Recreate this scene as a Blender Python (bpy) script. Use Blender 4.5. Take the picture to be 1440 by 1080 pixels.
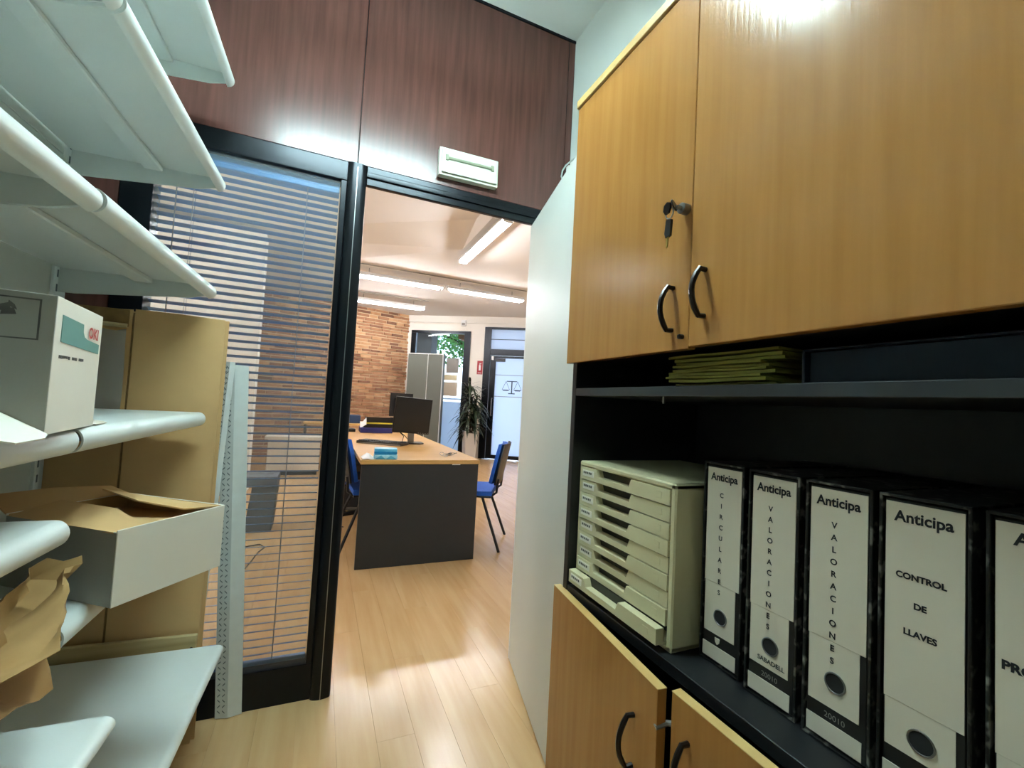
import bpy, bmesh, math, random
from mathutils import Vector, Matrix
random.seed(7)
for o in list(bpy.data.objects): bpy.data.objects.remove(o, do_unlink=True)
S = bpy.context.scene
COL = S.collection
rad = math.radians

# ------------------------------------------------------------------ camera
CAM_Z = 1.165
yaw, pitch, roll = rad(23.428), rad(2.687), rad(3.096)
fw = Vector((math.sin(yaw)*math.cos(pitch), math.cos(yaw)*math.cos(pitch), math.sin(pitch)))
r0 = Vector((math.cos(yaw), -math.sin(yaw), 0)); u0 = r0.cross(fw)
rv = r0*math.cos(roll)+u0*math.sin(roll); uv_ = -r0*math.sin(roll)+u0*math.cos(roll)
cd = bpy.data.cameras.new('camera'); cam = bpy.data.objects.new('camera', cd); COL.objects.link(cam)
cd.sensor_width = 36; cd.lens = 36*619.78/1440; cd.clip_start = 0.01; cd.clip_end = 200
m = Matrix.Identity(4)
for i in range(3): m[i][0] = rv[i]; m[i][1] = uv_[i]; m[i][2] = -fw[i]
m[2][3] = CAM_Z
cam.matrix_world = m; S.camera = cam

# ------------------------------------------------------------------ sky and exposure
w = bpy.data.worlds.new('sky'); S.world = w; w.use_nodes = True
nt = w.node_tree; bg = nt.nodes['Background']
sky = nt.nodes.new('ShaderNodeTexSky'); sky.sky_type = 'HOSEK_WILKIE'; sky.turbidity = 6; sky.ground_albedo = .4
sky.sun_direction = Vector((-.35, .35, .87)).normalized()
nt.links.new(sky.outputs[0], bg.inputs[0]); bg.inputs[1].default_value = 5.6
S.view_settings.view_transform = 'Standard'; S.view_settings.look = 'None'; S.view_settings.gamma = 1
S.view_settings.use_curve_mapping = False
S.view_settings.exposure = 1.75
LAMP_NEAR = 54.0      # emission of the cool tubes of the store room
LAMP_FAR = 46.0       # emission of the tubes of the office

# ------------------------------------------------------------------ materials
def lin(c):
    if isinstance(c, str): c = tuple(int(c[i:i+2], 16)/255 for i in (0, 2, 4))
    return tuple(v/12.92 if v <= .04045 else ((v+.055)/1.055)**2.4 for v in c)+(1,)
MATS = {}
def mat(name, col, rough=.5, metal=0, var=.0, scale=9, bump=0, spec=.5, bscale=None, coat=0, vec=(1,1,1), col2=None, rnd=0.0):
    if name in MATS: return MATS[name]
    M = bpy.data.materials.new(name); M.use_nodes = True; n = M.node_tree; b = n.nodes['Principled BSDF']
    b.inputs['Roughness'].default_value = rough; b.inputs['Metallic'].default_value = metal
    b.inputs['Specular IOR Level'].default_value = spec; b.inputs['Coat Weight'].default_value = coat
    c = lin(col); tc = n.nodes.new('ShaderNodeTexCoord'); mp = n.nodes.new('ShaderNodeMapping')
    mp.inputs['Scale'].default_value = vec; n.links.new(tc.outputs['Object'], mp.inputs['Vector'])
    oi = n.nodes.new('ShaderNodeObjectInfo')
    ad = n.nodes.new('ShaderNodeVectorMath'); ad.operation = 'ADD'
    sc_ = n.nodes.new('ShaderNodeVectorMath'); sc_.operation = 'SCALE'; sc_.inputs['Scale'].default_value = 37.0
    cb = n.nodes.new('ShaderNodeCombineXYZ')
    for k in range(3): n.links.new(oi.outputs['Random'], cb.inputs[k])
    n.links.new(cb.outputs[0], sc_.inputs[0]); n.links.new(mp.outputs[0], ad.inputs[0]); n.links.new(sc_.outputs[0], ad.inputs[1])
    no = n.nodes.new('ShaderNodeTexNoise'); no.inputs['Scale'].default_value = scale; no.inputs['Detail'].default_value = 5
    n.links.new(ad.outputs[0], no.inputs['Vector'])
    rp = n.nodes.new('ShaderNodeValToRGB'); rp.color_ramp.elements[0].position = .3; rp.color_ramp.elements[1].position = .72
    c2 = lin(col2) if col2 else tuple(x*(1-var) for x in c[:3])+(1,)
    rp.color_ramp.elements[0].color = c2; rp.color_ramp.elements[1].color = c
    n.links.new(no.outputs['Fac'], rp.inputs['Fac'])
    out = rp.outputs['Color']
    if rnd:
        hs = n.nodes.new('ShaderNodeHueSaturation'); mr = n.nodes.new('ShaderNodeMapRange')
        mr.inputs['To Min'].default_value = 1-rnd; mr.inputs['To Max'].default_value = 1+rnd
        n.links.new(oi.outputs['Random'], mr.inputs['Value']); n.links.new(mr.outputs[0], hs.inputs['Value'])
        n.links.new(out, hs.inputs['Color']); out = hs.outputs['Color']
    n.links.new(out, b.inputs['Base Color'])
    if bump:
        nb = n.nodes.new('ShaderNodeTexNoise'); nb.inputs['Scale'].default_value = bscale or scale*4; nb.inputs['Detail'].default_value = 3
        n.links.new(ad.outputs[0], nb.inputs['Vector'])
        bp = n.nodes.new('ShaderNodeBump'); bp.inputs['Strength'].default_value = bump; bp.inputs['Distance'].default_value = .002
        n.links.new(nb.outputs['Fac'], bp.inputs['Height']); n.links.new(bp.outputs[0], b.inputs['Normal'])
    MATS[name] = M; return M
def wood(name, c1, c2, rough=.35, grain=(2, 40, 40), scale=1.0, rnd=.05, bump=.04, spec=.5, coat=0):
    return mat(name, c1, rough, 0, 0, scale, bump, spec, scale*2.5, coat, grain, c2, rnd)
def emit(name, col, strength):
    M = bpy.data.materials.new(name); M.use_nodes = True; b = M.node_tree.nodes['Principled BSDF']
    b.inputs['Base Color'].default_value = lin(col); b.inputs['Emission Color'].default_value = lin(col)
    b.inputs['Emission Strength'].default_value = strength; MATS[name] = M; return M
def glass(name, tint, refl=.06):
    M = bpy.data.materials.new(name); M.use_nodes = True; n = M.node_tree; n.nodes.clear()
    o = n.nodes.new('ShaderNodeOutputMaterial'); t = n.nodes.new('ShaderNodeBsdfTransparent'); g = n.nodes.new('ShaderNodeBsdfGlossy')
    t.inputs[0].default_value = lin(tint); g.inputs['Roughness'].default_value = .02
    fr = n.nodes.new('ShaderNodeFresnel'); fr.inputs[0].default_value = 1.35
    mx = n.nodes.new('ShaderNodeMixShader'); n.links.new(fr.outputs[0], mx.inputs[0])
    n.links.new(t.outputs[0], mx.inputs[1]); n.links.new(g.outputs[0], mx.inputs[2]); n.links.new(mx.outputs[0], o.inputs[0])
    return M
def hazy(name, tint, fac):
    M = glass(name, tint); n = M.node_tree; o = [x for x in n.nodes if x.type == 'OUTPUT_MATERIAL'][0]; mx0 = [x for x in n.nodes if x.type == 'MIX_SHADER'][0]
    d = n.nodes.new('ShaderNodeBsdfDiffuse'); d.inputs[0].default_value = lin('e8ecf0'); mx = n.nodes.new('ShaderNodeMixShader'); mx.inputs[0].default_value = fac
    n.links.new(mx0.outputs[0], mx.inputs[1]); n.links.new(d.outputs[0], mx.inputs[2]); n.links.new(mx.outputs[0], o.inputs[0]); return M
def translucent(name, col, fac=.6):
    M = bpy.data.materials.new(name); M.use_nodes = True; n = M.node_tree; n.nodes.clear()
    o = n.nodes.new('ShaderNodeOutputMaterial'); t = n.nodes.new('ShaderNodeBsdfTranslucent'); d = n.nodes.new('ShaderNodeBsdfDiffuse')
    t.inputs[0].default_value = lin(col); d.inputs[0].default_value = lin(col)
    mx = n.nodes.new('ShaderNodeMixShader'); mx.inputs[0].default_value = fac
    n.links.new(d.outputs[0], mx.inputs[1]); n.links.new(t.outputs[0], mx.inputs[2]); n.links.new(mx.outputs[0], o.inputs[0])
    return M

m_floor = wood('laminate', 'd2ad7e', 'c59c6a', .22, (14, 1.1, 1), 1.6, .025, .02)
m_black = mat('black_melamine', '16181b', .42, var=.2, scale=40, bump=.03)
m_beech = wood('beech', 'b27c43', 'a67138', .2, (1, 26, 1.3), 2.2, .02, .16, .4)
m_beechedge = wood('beech_edge', 'd6b374', 'c49c5c', .4, (1, 3, 1), 3, .02)
m_mahog = wood('mahogany', '5f3a33', '4d2e29', .25, (26, 1, 1.3), 2.0, .03, .03)
m_alu = mat('dark_aluminium', '10141a', .28, .55, var=.2, scale=20)
m_wall = mat('white_paint', 'dde2dc', .8, var=.03, scale=3, bump=.05, bscale=60)
m_ceil = mat('ceiling_paint', 'e4e8e4', .9, var=.02, scale=2)
m_ceilfar = mat('office_ceiling_paint', 'ece8e2', .9, var=.03, scale=2)
m_wallfar = mat('office_wall_paint', 'ebe6dc', .85, var=.03, scale=2)
m_door = mat('white_door_laminate', 'd6dad4', .45, var=.03, scale=4)
m_shelf = mat('shelf_enamel', 'e4eae6', .33, var=.05, scale=5, bump=.02)
m_shelfold = mat('shelf_back_enamel', 'c8ccc2', .5, var=.08, scale=6)
m_steel = mat('steel', '9a9a98', .3, .9, var=.1)
m_galv = mat('galvanised', 'd3d9d6', .5, .1, var=.08, scale=30)
m_slot = mat('slot_dark', '606c70', .7)
m_card = mat('cardboard', 'cca570', .85, var=.12, scale=5, bump=.1, bscale=80)
m_carddk = mat('cardboard_edge', '8a6c40', .9, var=.3, scale=40)
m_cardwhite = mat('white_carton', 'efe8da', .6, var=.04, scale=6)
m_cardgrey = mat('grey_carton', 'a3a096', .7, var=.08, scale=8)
m_kraft = mat('kraft_paper', 'a9834f', .8, var=.28, scale=7, bump=.2, bscale=25)
m_greypaper = mat('grey_paper', '9a9790', .8, var=.1)
m_batten = wood('batten_wood', 'c8b486', 'ab9666', .6, (2, 30, 30), 1.4, .02)
m_handle = mat('gunmetal', '2b2523', .28, .7, var=.1)
m_beige = mat('beige_plastic', 'd6cca4', .45, var=.06, scale=14, bump=.02)
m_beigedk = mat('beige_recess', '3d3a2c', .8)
m_label = mat('label_paper', 'e6dac6', .65, var=.03, scale=9)
m_ink = mat('ink', '15161a', .7)
m_spine = mat('binder_black', '131313', .5, var=.2)
m_yellow = mat('yellow_card', '968f34', .7, var=.25, scale=12, rnd=.12)
m_navy = mat('navy_board', '101c2c', .45, var=.2)
m_slat = mat('slat_blue', '4684c4', .3, .0, var=.08)
m_cord = mat('cord', '8a93a0', .7)
m_charcoal = mat('charcoal_panel', '26282a', .5, var=.1, scale=30)
m_desk = wood('desk_top', 'd3a868', 'c39452', .32, (1.1, 22, 22), 2, .02, .02)
m_blue = mat('blue_fabric', '1d5fc4', .8, var=.2, scale=60, bump=.1)
m_plastic = mat('black_plastic', '17181a', .4, var=.1)
m_screen = mat('screen_matte', '262728', .35, var=.05)
m_grey = mat('grey_steel', '5f6259', .45, var=.04)
m_white = mat('white_gloss', 'e8e8e6', .35)
m_red = mat('red_sign', 'a81c24', .4)
m_tube = emit('tube_warm', 'f6f6fa', LAMP_FAR)
m_tubenear = emit('tube_cool', 'd6f4f8', LAMP_NEAR)
m_lens = mat('lens_plastic', 'cfd2c0', .25, var=.03)
m_lensdk = mat('lens_inner', '8d927c', .4)
m_leaf = mat('plant_leaf', '26351e', .45, var=.4, scale=12)
m_leaf2 = mat('tree_leaf', '5fa045', .6, var=.5, scale=3)
m_bark = mat('bark', '4a3d30', .9, var=.4, scale=15, bump=.3)
m_pot = mat('pot_white', 'cfcac2', .35)
m_glass = glass('clear_glass', 'f2f6f6')
m_frost = translucent('frosted_glass', 'e6edf6', .8)
m_veiled = hazy('veiled_glass', 'f2f6f6', .075)  # pale diffuse share stands in for the veil of reflections on the pane
m_film = hazy('plastic_film', 'd8d8d0', .3)
m_street = mat('paving', 'c9c7c2', .8, var=.1, scale=4)
m_tissue = mat('tissue_white', 'eceef0', .8)
m_cyan = mat('cyan_pack', '2aa3d0', .35, col2='7fd0ea', scale=14)
m_teal = mat('teal_print', '5f8f86', .6)
m_redprint = mat('red_print', 'b5372c', .6)
m_pic = mat('grey_print', '6d6a64', .7, var=.6, scale=30)
def marbled():
    M = mat('marbled_board', '101010', .5); n = M.node_tree; b = n.nodes['Principled BSDF']
    rp = [x for x in n.nodes if x.type == 'VALTORGB'][0]; no = [x for x in n.nodes if x.type == 'TEX_NOISE'][0]
    no.inputs['Scale'].default_value = 55; no.inputs['Detail'].default_value = 2
    rp.color_ramp.elements[0].position = .56; rp.color_ramp.elements[1].position = .66
    rp.color_ramp.elements[0].color = lin('0c0c0c'); rp.color_ramp.elements[1].color = lin('7d7a74')
    return M
m_marble = marbled()

# ------------------------------------------------------------------ mesh helpers
class B:
    def __init__(s): s.bm = bmesh.new(); s.big = False
    def box(s, a, b, bev=0, M=None, seg=2):
        t = bmesh.new(); r = bmesh.ops.create_cube(t, size=1)
        for v in t.verts: v.co = Vector([(a[i]+b[i])/2 + v.co[i]*(b[i]-a[i]) for i in range(3)])
        if bev and bev < .0035: seg = 1
        elif bev: s.big = True
        if bev: bmesh.ops.bevel(t, geom=t.edges[:], offset=bev, segments=seg, affect='EDGES', profile=.6)
        return s.merge(t, M)
    def merge(s, t, M=None):
        if M is not None: bmesh.ops.transform(t, matrix=M, verts=t.verts)
        me = bpy.data.meshes.new('t'); t.to_mesh(me); t.free(); s.bm.from_mesh(me); bpy.data.meshes.remove(me); return s
    def tube(s, pts, r, n=10, caps=True, flat=1.0):
        pts = [Vector(p) for p in pts]; rings = []
        up = None
        for i, p in enumerate(pts):
            d = (pts[min(i+1, len(pts)-1)]-pts[max(i-1, 0)]).normalized()
            if up is None:
                up = Vector((0, 0, 1)) if abs(d.z) < .9 else Vector((1, 0, 0))
            sd = d.cross(up).normalized(); up = sd.cross(d).normalized()
            rr = r[i] if isinstance(r, (list, tuple)) else r
            rings.append([s.bm.verts.new(p+sd*rr*math.cos(2*math.pi*k/n)+up*rr*flat*math.sin(2*math.pi*k/n)) for k in range(n)])
        for i in range(len(rings)-1):
            for k in range(n):
                f = s.bm.faces.new((rings[i][k], rings[i][(k+1) % n], rings[i+1][(k+1) % n], rings[i+1][k])); f.smooth = True
        if caps:
            s.bm.faces.new(rings[0][::-1]); s.bm.faces.new(rings[-1])
        return s
    def prism(s, poly, fn, a0, a1):
        """poly: 2d points; fn(u,v,w)->xyz; extrude w from a0 to a1"""
        A = [s.bm.verts.new(fn(u, v, a0)) for u, v in poly]; C = [s.bm.verts.new(fn(u, v, a1)) for u, v in poly]
        n = len(poly)
        for i in range(n): s.bm.faces.new((A[i], A[(i+1) % n], C[(i+1) % n], C[i]))
        s.bm.faces.new(A[::-1]); s.bm.faces.new(C); return s
    def lathe(s, prof, c, n=20):
        rings = [[s.bm.verts.new((c[0]+r*math.cos(2*math.pi*k/n), c[1]+r*math.sin(2*math.pi*k/n), c[2]+z)) for k in range(n)] for r, z in prof]
        for i in range(len(rings)-1):
            for k in range(n): s.bm.faces.new((rings[i][k], rings[i][(k+1) % n], rings[i+1][(k+1) % n], rings[i+1][k]))
        s.bm.faces.new(rings[0][::-1]); s.bm.faces.new(rings[-1]); return s
    def face(s, pts): s.bm.faces.new([s.bm.verts.new(p) for p in pts]); return s
    def sheet(s, rows, th=0):
        g = [[s.bm.verts.new(p) for p in r] for r in rows]
        for i in range(len(g)-1):
            for k in range(len(g[0])-1): s.bm.faces.new((g[i][k], g[i][k+1], g[i+1][k+1], g[i+1][k]))
        if th:
            bmesh.ops.recalc_face_normals(s.bm, faces=s.bm.faces[:])
            bmesh.ops.solidify(s.bm, geom=s.bm.faces[:], thickness=th)
        return s
ABS = {}
def props(o, label=None, cat=None, group=None, kind=None):
    if label: o['label'] = label
    if cat: o['category'] = cat
    if group: o['group'] = group
    if kind: o['kind'] = kind
    return o
def obj(name, b, material, parent=None, label=None, cat=None, group=None, kind=None, smooth=True, ang=35, fix=True):
    me = bpy.data.meshes.new(name); bm = b.bm
    if fix: bmesh.ops.recalc_face_normals(bm, faces=bm.faces[:])
    lo = Vector([min(v.co[i] for v in bm.verts) for i in range(3)]); hi = Vector([max(v.co[i] for v in bm.verts) for i in range(3)])
    c = (lo+hi)/2
    for v in bm.verts: v.co -= c
    bm.to_mesh(me); bm.free()
    if smooth:
        me.shade_smooth(); me.set_sharp_from_angle(angle=rad(ang))
    if isinstance(material, (list, tuple)):
        for x in material: me.materials.append(x)
    else: me.materials.append(material)
    o = link(name, me, c, parent, label, cat, group, kind)
    if b.big and smooth: wn = o.modifiers.new('weighted_normal', 'WEIGHTED_NORMAL'); wn.keep_sharp = True
    return o
def link(name, me, c, parent=None, label=None, cat=None, group=None, kind=None):
    o = bpy.data.objects.new(name, me); COL.objects.link(o)
    base = Vector((0, 0, 0))
    if parent is not None:
        o.parent = parent; base = ABS[parent]
    o.location = Vector(c)-base; ABS[o] = Vector(c)
    return props(o, label, cat, group, kind)
def thing(name, label, cat, loc, rotz=0, world=True, group=None, kind=None):
    o = bpy.data.objects.new(name, None); COL.objects.link(o); o.empty_display_size = .05
    o.location = loc; o.rotation_euler = (0, 0, rotz); ABS[o] = Vector(loc) if world else Vector((0, 0, 0))
    return props(o, label, cat, group, kind)
def dup(root, loc=None, rotz=None, label=None):
    def cp(o, p):
        c = o.copy(); COL.objects.link(c); c.parent = p
        for ch in o.children: cp(ch, c)
        return c
    c = cp(root, None)
    if loc is not None: c.location = loc
    if rotz is not None: c.rotation_euler = (0, 0, rotz)
    if label: c['label'] = label
    return c
def BX(a, b, bev=0, M=None): return B().box(a, b, bev, M)
def text_into(b, body, size, org, ux, uy, th=.0004, align='CENTER', xs=1.0, bold=0.0):
    cu = bpy.data.curves.new('t', 'FONT'); cu.body = body; cu.size = size; cu.align_x = align; cu.offset = bold; cu.resolution_u = 3
    to = bpy.data.objects.new('t', cu); COL.objects.link(to)
    bpy.context.view_layer.update()
    dg = bpy.context.evaluated_depsgraph_get(); me = bpy.data.meshes.new_from_object(to.evaluated_get(dg))
    bpy.data.objects.remove(to); bpy.data.curves.remove(cu)
    ux = Vector(ux).normalized(); uy = Vector(uy).normalized(); nz = ux.cross(uy); org = Vector(org)
    t = bmesh.new(); t.from_mesh(me); bpy.data.meshes.remove(me)
    for v in t.verts: v.co = org+ux*v.co.x*xs+uy*v.co.y+nz*th
    b.merge(t); return b

# ================================================================== STRUCTURE
CE = 3.02; PY = 1.885; PT = .075   # ceiling height, partition front face and thickness
# facade frame: origin, along, outward
FA = Vector((3.14, 8.887, 0)); FU = Vector((.842, -.54, 0)).normalized(); FN = Vector((.54, .842, 0)).normalized()
def F(u, d, z): p = FA+FU*u+FN*d; return Vector((p.x, p.y, z))
MF = Matrix(((FU.x, FN.x, 0, FA.x), (FU.y, FN.y, 0, FA.y), (0, 0, 1, 0), (0, 0, 0, 1)))
def FB(b, a, c, bev=0): return b.box(a, c, bev, MF)

floor = obj('floor', BX((-4.3, -4.2, -.06), (5.2, 10.9, -.0095)), m_floor, kind='structure')
props(floor, 'light beech laminate floor running from store room into office')
PW, PL = .128, 1.24
pm = None
rest = B()
def inside(x, y): return (Vector((x, y, 0))-FA).dot(FN) < -.1 and y < 10.3
for i in range(-26, 40):
    x = i*PW
    off = ((i*0.377) % 1)*PL
    for j in range(-4, 10):
        y = j*PL+off-.6
        if y > 10.4 or y+PL < -4.0: continue
        if not inside(x, y+PL/2): continue
        near = -.85 < x < 2.15 and y < 5.2
        if y+PL < 1.9 and not (-.9 < x < 1.1): continue
        if near:
            if pm is None:
                p = obj('plank', BX((x+.0002, y+.0002, -.009), (x+PW-.0002, y+PL-.0002, 0), .00025, None), m_floor, floor); pm = p.data
            else: link('plank', pm, (x+PW/2, y+PL/2, -.0045), floor)
        else: rest.box((x+.0008, y+.0008, -.009), (x+PW-.0008, y+PL-.0008, 0))
obj('planks', rest, m_floor, floor, kind='stuff', smooth=False)

obj('ceiling', BX((-.85, -4.2, CE), (1.2, PY+PT, CE+.1)), m_ceil, kind='structure', label='white store room ceiling')
obj('wall_right', BX((1.068, -4.2, 0), (1.168, PY, CE)), m_wall, kind='structure')
obj('wall_left', BX((-.88, -4.2, 0), (-.78, PY, CE)), m_wall, kind='structure')
obj('wall_back', BX((-.88, -4.2, 0), (1.168, -4.1, CE)), m_wall, kind='structure')

# partition with mahogany panels above a black frame
part = thing('wall_partition', 'mahogany panelled partition above the door and the blind', None, (0, PY, 0), kind='structure')
obj('core', B().box((-.88, PY+.014, 2.11), (1.168, PY+PT-.004, CE)).box((-.88, PY+.014, 0), (-.668, PY+PT-.004, 2.11)).box((.952, PY+.014, 0), (1.168, PY+PT-.004, 2.11)), m_charcoal, part)
for a, b_, z0, z1 in ((-.88, .0755, 2.114, CE-.012), (.0785, 1.0325, 2.114, CE-.012), (1.0355, 1.068, 0, CE-.012), (.952, 1.0325, 0, 2.111), (-.88, -.67, 0, 2.111)):
    obj('panel', BX((a, PY, z0), (b_, PY+.014, z1), .0015), m_mahog, part)
obj('panel', BX((-.88, PY+PT-.004, 2.12), (1.168, PY+PT+.01, CE)), m_wallfar, part)
obj('top_strip', BX((-.88, PY-.004, CE-.012), (1.068, PY+.01, CE)), m_alu, part)

# black aluminium frame of the glazed screen and the doorway
fr = thing('window_1', 'black aluminium framed glazed screen beside the doorway', None, (-.28, PY, 0), kind='structure')
obj('head', BX((-.668, PY-.006, 2.032), (.042, PY+PT, 2.112), .004), m_alu, fr)
obj('sill_rail', BX((-.668, PY-.006, 0), (.042, PY+PT, .135), .004), m_alu, fr)
obj('jamb', BX((-.668, PY-.006, .135), (-.577, PY+PT, 2.032), .004), m_alu, fr)
obj('jamb', BX((.020, PY-.006, .135), (.042, PY+PT, 2.032), .002), m_alu, fr)
obj('pane', BX((-.59, PY+.006, .133), (.022, PY+.010, 2.034)), m_veiled, fr, smooth=False)
tr = thing('trim_1', 'black doorway frame with rounded post', None, (.5, PY, 0), kind='structure')
pts = [(.042, PY+PT), (.042, PY-.006)] + [(.0785-.0365*math.cos(t), PY-.006-.016*math.sin(t)) for t in [math.pi*k/12 for k in range(13)]][1:] + [(.115, PY+PT)]
obj('post', B().prism(pts, lambda u, v, w: (u, v, w), 0, 2.108), m_alu, tr)
obj('seam_strip', BX((.077, PY-.0235, .0), (.080, PY-.0215, 2.09)), m_steel, tr)
obj('header', B().box((.115, PY-.006, 2.032), (.952, PY+.016, 2.112), .003).box((.115, PY-.014, 2.062), (.952, PY-.004, 2.085), .004), m_alu, tr)
obj('jamb', BX((.915, PY-.006, 0), (.952, PY+PT, 2.032), .003), m_alu, tr)
obj('strike_plate', BX((.1145, PY+.02, .98), (.1165, PY+.045, 1.13)), m_steel, tr)
obj('rivet', B().lathe([(.004, 0), (.004, .003), (.001, .005)], (0, 0, 0), 10), m_steel, tr).location = Vector((.056, PY-.012, 1.83))-ABS[tr]

# white door leaf, opened into the store room
h0 = Vector((.907, 1.880)); h1 = Vector((.744, 1.100)); dd = (h1-h0).normalized(); dn = Vector((-dd.y, dd.x))
MD = Matrix(((dd.x, -dn.x, 0, h0.x), (dd.y, -dn.y, 0, h0.y), (0, 0, 1, 0), (0, 0, 0, 1)))
door = thing('door_1', 'plain white door leaf standing open beside cupboard', None, (h0.x, h0.y, 0), kind='structure')
L = (h1-h0).length
obj('leaf', BX((0, 0, .008), (L, .035, 2.025), .002, MD), m_door, door)
obj('edge_band', B().box((.0, -.001, .008), (.006, .036, 2.025), .0, MD), m_white, door)
for z in (.25, 1.75):
    obj('hinge', B().tube([(h0.x-.004, h0.y-.008, z-.04), (h0.x-.004, h0.y-.008, z+.04)], .006, 10), m_steel, door)
hd = obj('handle', B().tube([MD @ Vector(p) for p in ((L-.06, -.002, 1.02), (L-.06, -.05, 1.02), (L-.17, -.05, 1.02))], .009, 10), m_steel, door)

# ------------------------------------------------------------------ office shell
obj('wall_office_left', BX((-4.3, PY+PT, 0), (-4.2, 10.9, 3.3)), m_wallfar, kind='structure')
obj('wall_office_right', BX((4.95, PY+PT, 0), (5.05, 7.75, 3.3)), m_wallfar, kind='structure')
obj('wall_office_front', B().box((-4.3, PY+.02, 0), (-.88, PY+PT, 3.3)).box((1.168, PY+.02, 0), (5.05, PY+PT, 3.3)), m_wallfar, kind='structure')
cb = B(); zc = CE; zt = 3.12
H_ = [(1.44, 2.6), (1.47, 5.12), (-2, 8.56), (-2, 2.6)]; T_ = [(1.38, 2.6), (1.40, 4.43), (-2, 6.86), (-2, 2.6)]
O_ = [(5.05, PY+PT), (5.05, 10.9), (-4.3, 10.9), (-4.3, PY+PT)]
for a, b_ in ((0, 1), (1, 2), (2, 3), (3, 0)):
    cb.face([O_[a]+(zc,), O_[b_]+(zc,), H_[b_]+(zc,), H_[a]+(zc,)])
    cb.face([H_[a]+(zc,), H_[b_]+(zc,), T_[b_]+(zt,), T_[a]+(zt,)])
cb.face([p+(zt,) for p in T_]); cb.face([(-4.3, PY, 3.3), (5.05, PY, 3.3), (5.05, 10.9, 3.3), (-4.3, 10.9, 3.3)])
bmesh.ops.remove_doubles(cb.bm, verts=cb.bm.verts[:], dist=.0005)
obj('ceiling_office', cb, m_ceilfar, kind='structure', label='pale office ceiling with shallow recess', smooth=False, fix=False)

# brick wall
BC = Vector((1.70, 9.82, 0)); BD = Vector((-1.157, -.327, 0)).normalized(); BN = Vector((BD.y, -BD.x, 0))
if BN.y > 0: BN = -BN
MBk = Matrix(((BD.x, BN.x, 0, BC.x), (BD.y, BN.y, 0, BC.y), (0, 0, 1, 0), (0, 0, 0, 1)))
brick = thing('wall_brick', 'exposed old brick wall at the back of office', None, (BC.x, BC.y, 0), kind='structure')
m_mortar = mat('mortar', 'd0b795', .95, var=.2, scale=10, bump=.3)
m_br = mat('brick_clay', 'a87c58', .9, bump=.5, scale=6, bscale=40, col2='8e6246')
m_br2 = mat('brick_pale', 'c8a27a', .9, bump=.5, scale=6, bscale=40, col2='a97a52')
m_br3 = mat('brick_dark', '8d6248', .9, bump=.5, scale=6, bscale=40, col2='6a4836')
obj('mortar', BX((0, -.12, 0), (6.1, 0, 3.02), 0, MBk), m_mortar, brick)
bb = B(); bks = [B(), B(), B()]
z = .01; row = 0
while z < 2.99:
    hgt = random.uniform(.040, .058); x = -.05-(row % 2)*.13
    while x < 6.0:
        l = random.uniform(.17, .28); d = random.uniform(.002, .030)
        k = random.choices((0, 1, 2), (.58, .32, .1))[0]
        a = max(x+.006, 0)
        if x+l > .04: bks[k].box((a, -.01, z+random.uniform(0, .006)), (min(x+l-.006, 6.1), d, min(z+hgt, 3.01)), 0, MBk)
        x += l
    z += hgt+.016; row += 1
for k, mm in enumerate((m_br, m_br2, m_br3)): obj('bricks', bks[k], mm, brick, kind='stuff', smooth=False)

# facade wall with a window opening and a doorway opening
fac = thing('wall_facade', 'cream street wall of the office with window and glass door', None, tuple(FA), kind='structure')
wb = B()
FB(wb, (-1.80, 0, 0), (-1.63, .25, 3.02)); FB(wb, (-1.63, 0, 2.69), (-.285, .25, 3.02)); FB(wb, (-.285, 0, 0), (.02, .25, 3.02))
FB(wb, (.02, 0, 2.795), (1.12, .25, 3.02)); FB(wb, (1.12, 0, 0), (2.6, .25, 3.02))
obj('masonry', wb, m_wallfar, fac)
obj('cornice', FB(B(), (-1.7, -.03, 2.87), (2.2, .01, 2.885), .004), m_wallfar, fac)
w2 = thing('window_2', 'black framed street window behind the grey cabinets', None, tuple(F(-.95, 0, 0)), kind='structure')
obj('head', FB(B(), (-1.63, -.03, 2.635), (-.285, .06, 2.69), .004), m_alu, w2)
obj('jamb', FB(B(), (-.425, -.04, 0), (-.285, .06, 2.635), .004), m_alu, w2)
obj('jamb', FB(B(), (-1.63, -.03, 0), (-1.52, .06, 2.635), .004), m_alu, w2)
obj('sill', FB(B(), (-1.52, -.02, 0), (-.425, .06, .12), .004), m_alu, w2)
obj('pane', FB(B(), (-1.52, .01, .12), (-.425, .018, 2.635)), m_glass, w2, smooth=False)
d2 = thing('door_2', 'black framed frosted glass street door with scales emblem', None, tuple(F(.57, 0, 0)), kind='structure')
obj('jamb', FB(B(), (.022, -.04, 0), (.165, .07, 2.795), .005), m_alu, d2)
obj('jamb', FB(B(), (1.02, -.04, 0), (1.12, .07, 2.795), .005), m_alu, d2)
obj('head', FB(B(), (.165, -.04, 2.75), (1.02, .07, 2.795), .004), m_alu, d2)
obj('transom_bar', FB(B(), (.165, -.04, 2.19), (1.02, .07, 2.325), .004), m_alu, d2)
obj('transom_pane', FB(B(), (.165, .0, 2.325), (1.02, .01, 2.75)), m_frost, d2)
obj('transom_strip', FB(B(), (.165, -.006, 2.53), (1.02, .0, 2.545)), m_alu, d2)
lf = obj('leaf_frame', FB(FB(FB(FB(B(), (.17, -.02, .012), (.29, .03, 2.18), .003), (.995, -.02, .012), (1.015, .03, 2.18), .003), (.29, -.02, 2.14), (.995, .03, 2.18), .003), (.29, -.02, .012), (.995, .03, .09), .003), m_alu, d2)
obj('pane', FB(B(), (.29, .0, .09), (.995, .008, 2.14)), m_frost, lf)
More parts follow.
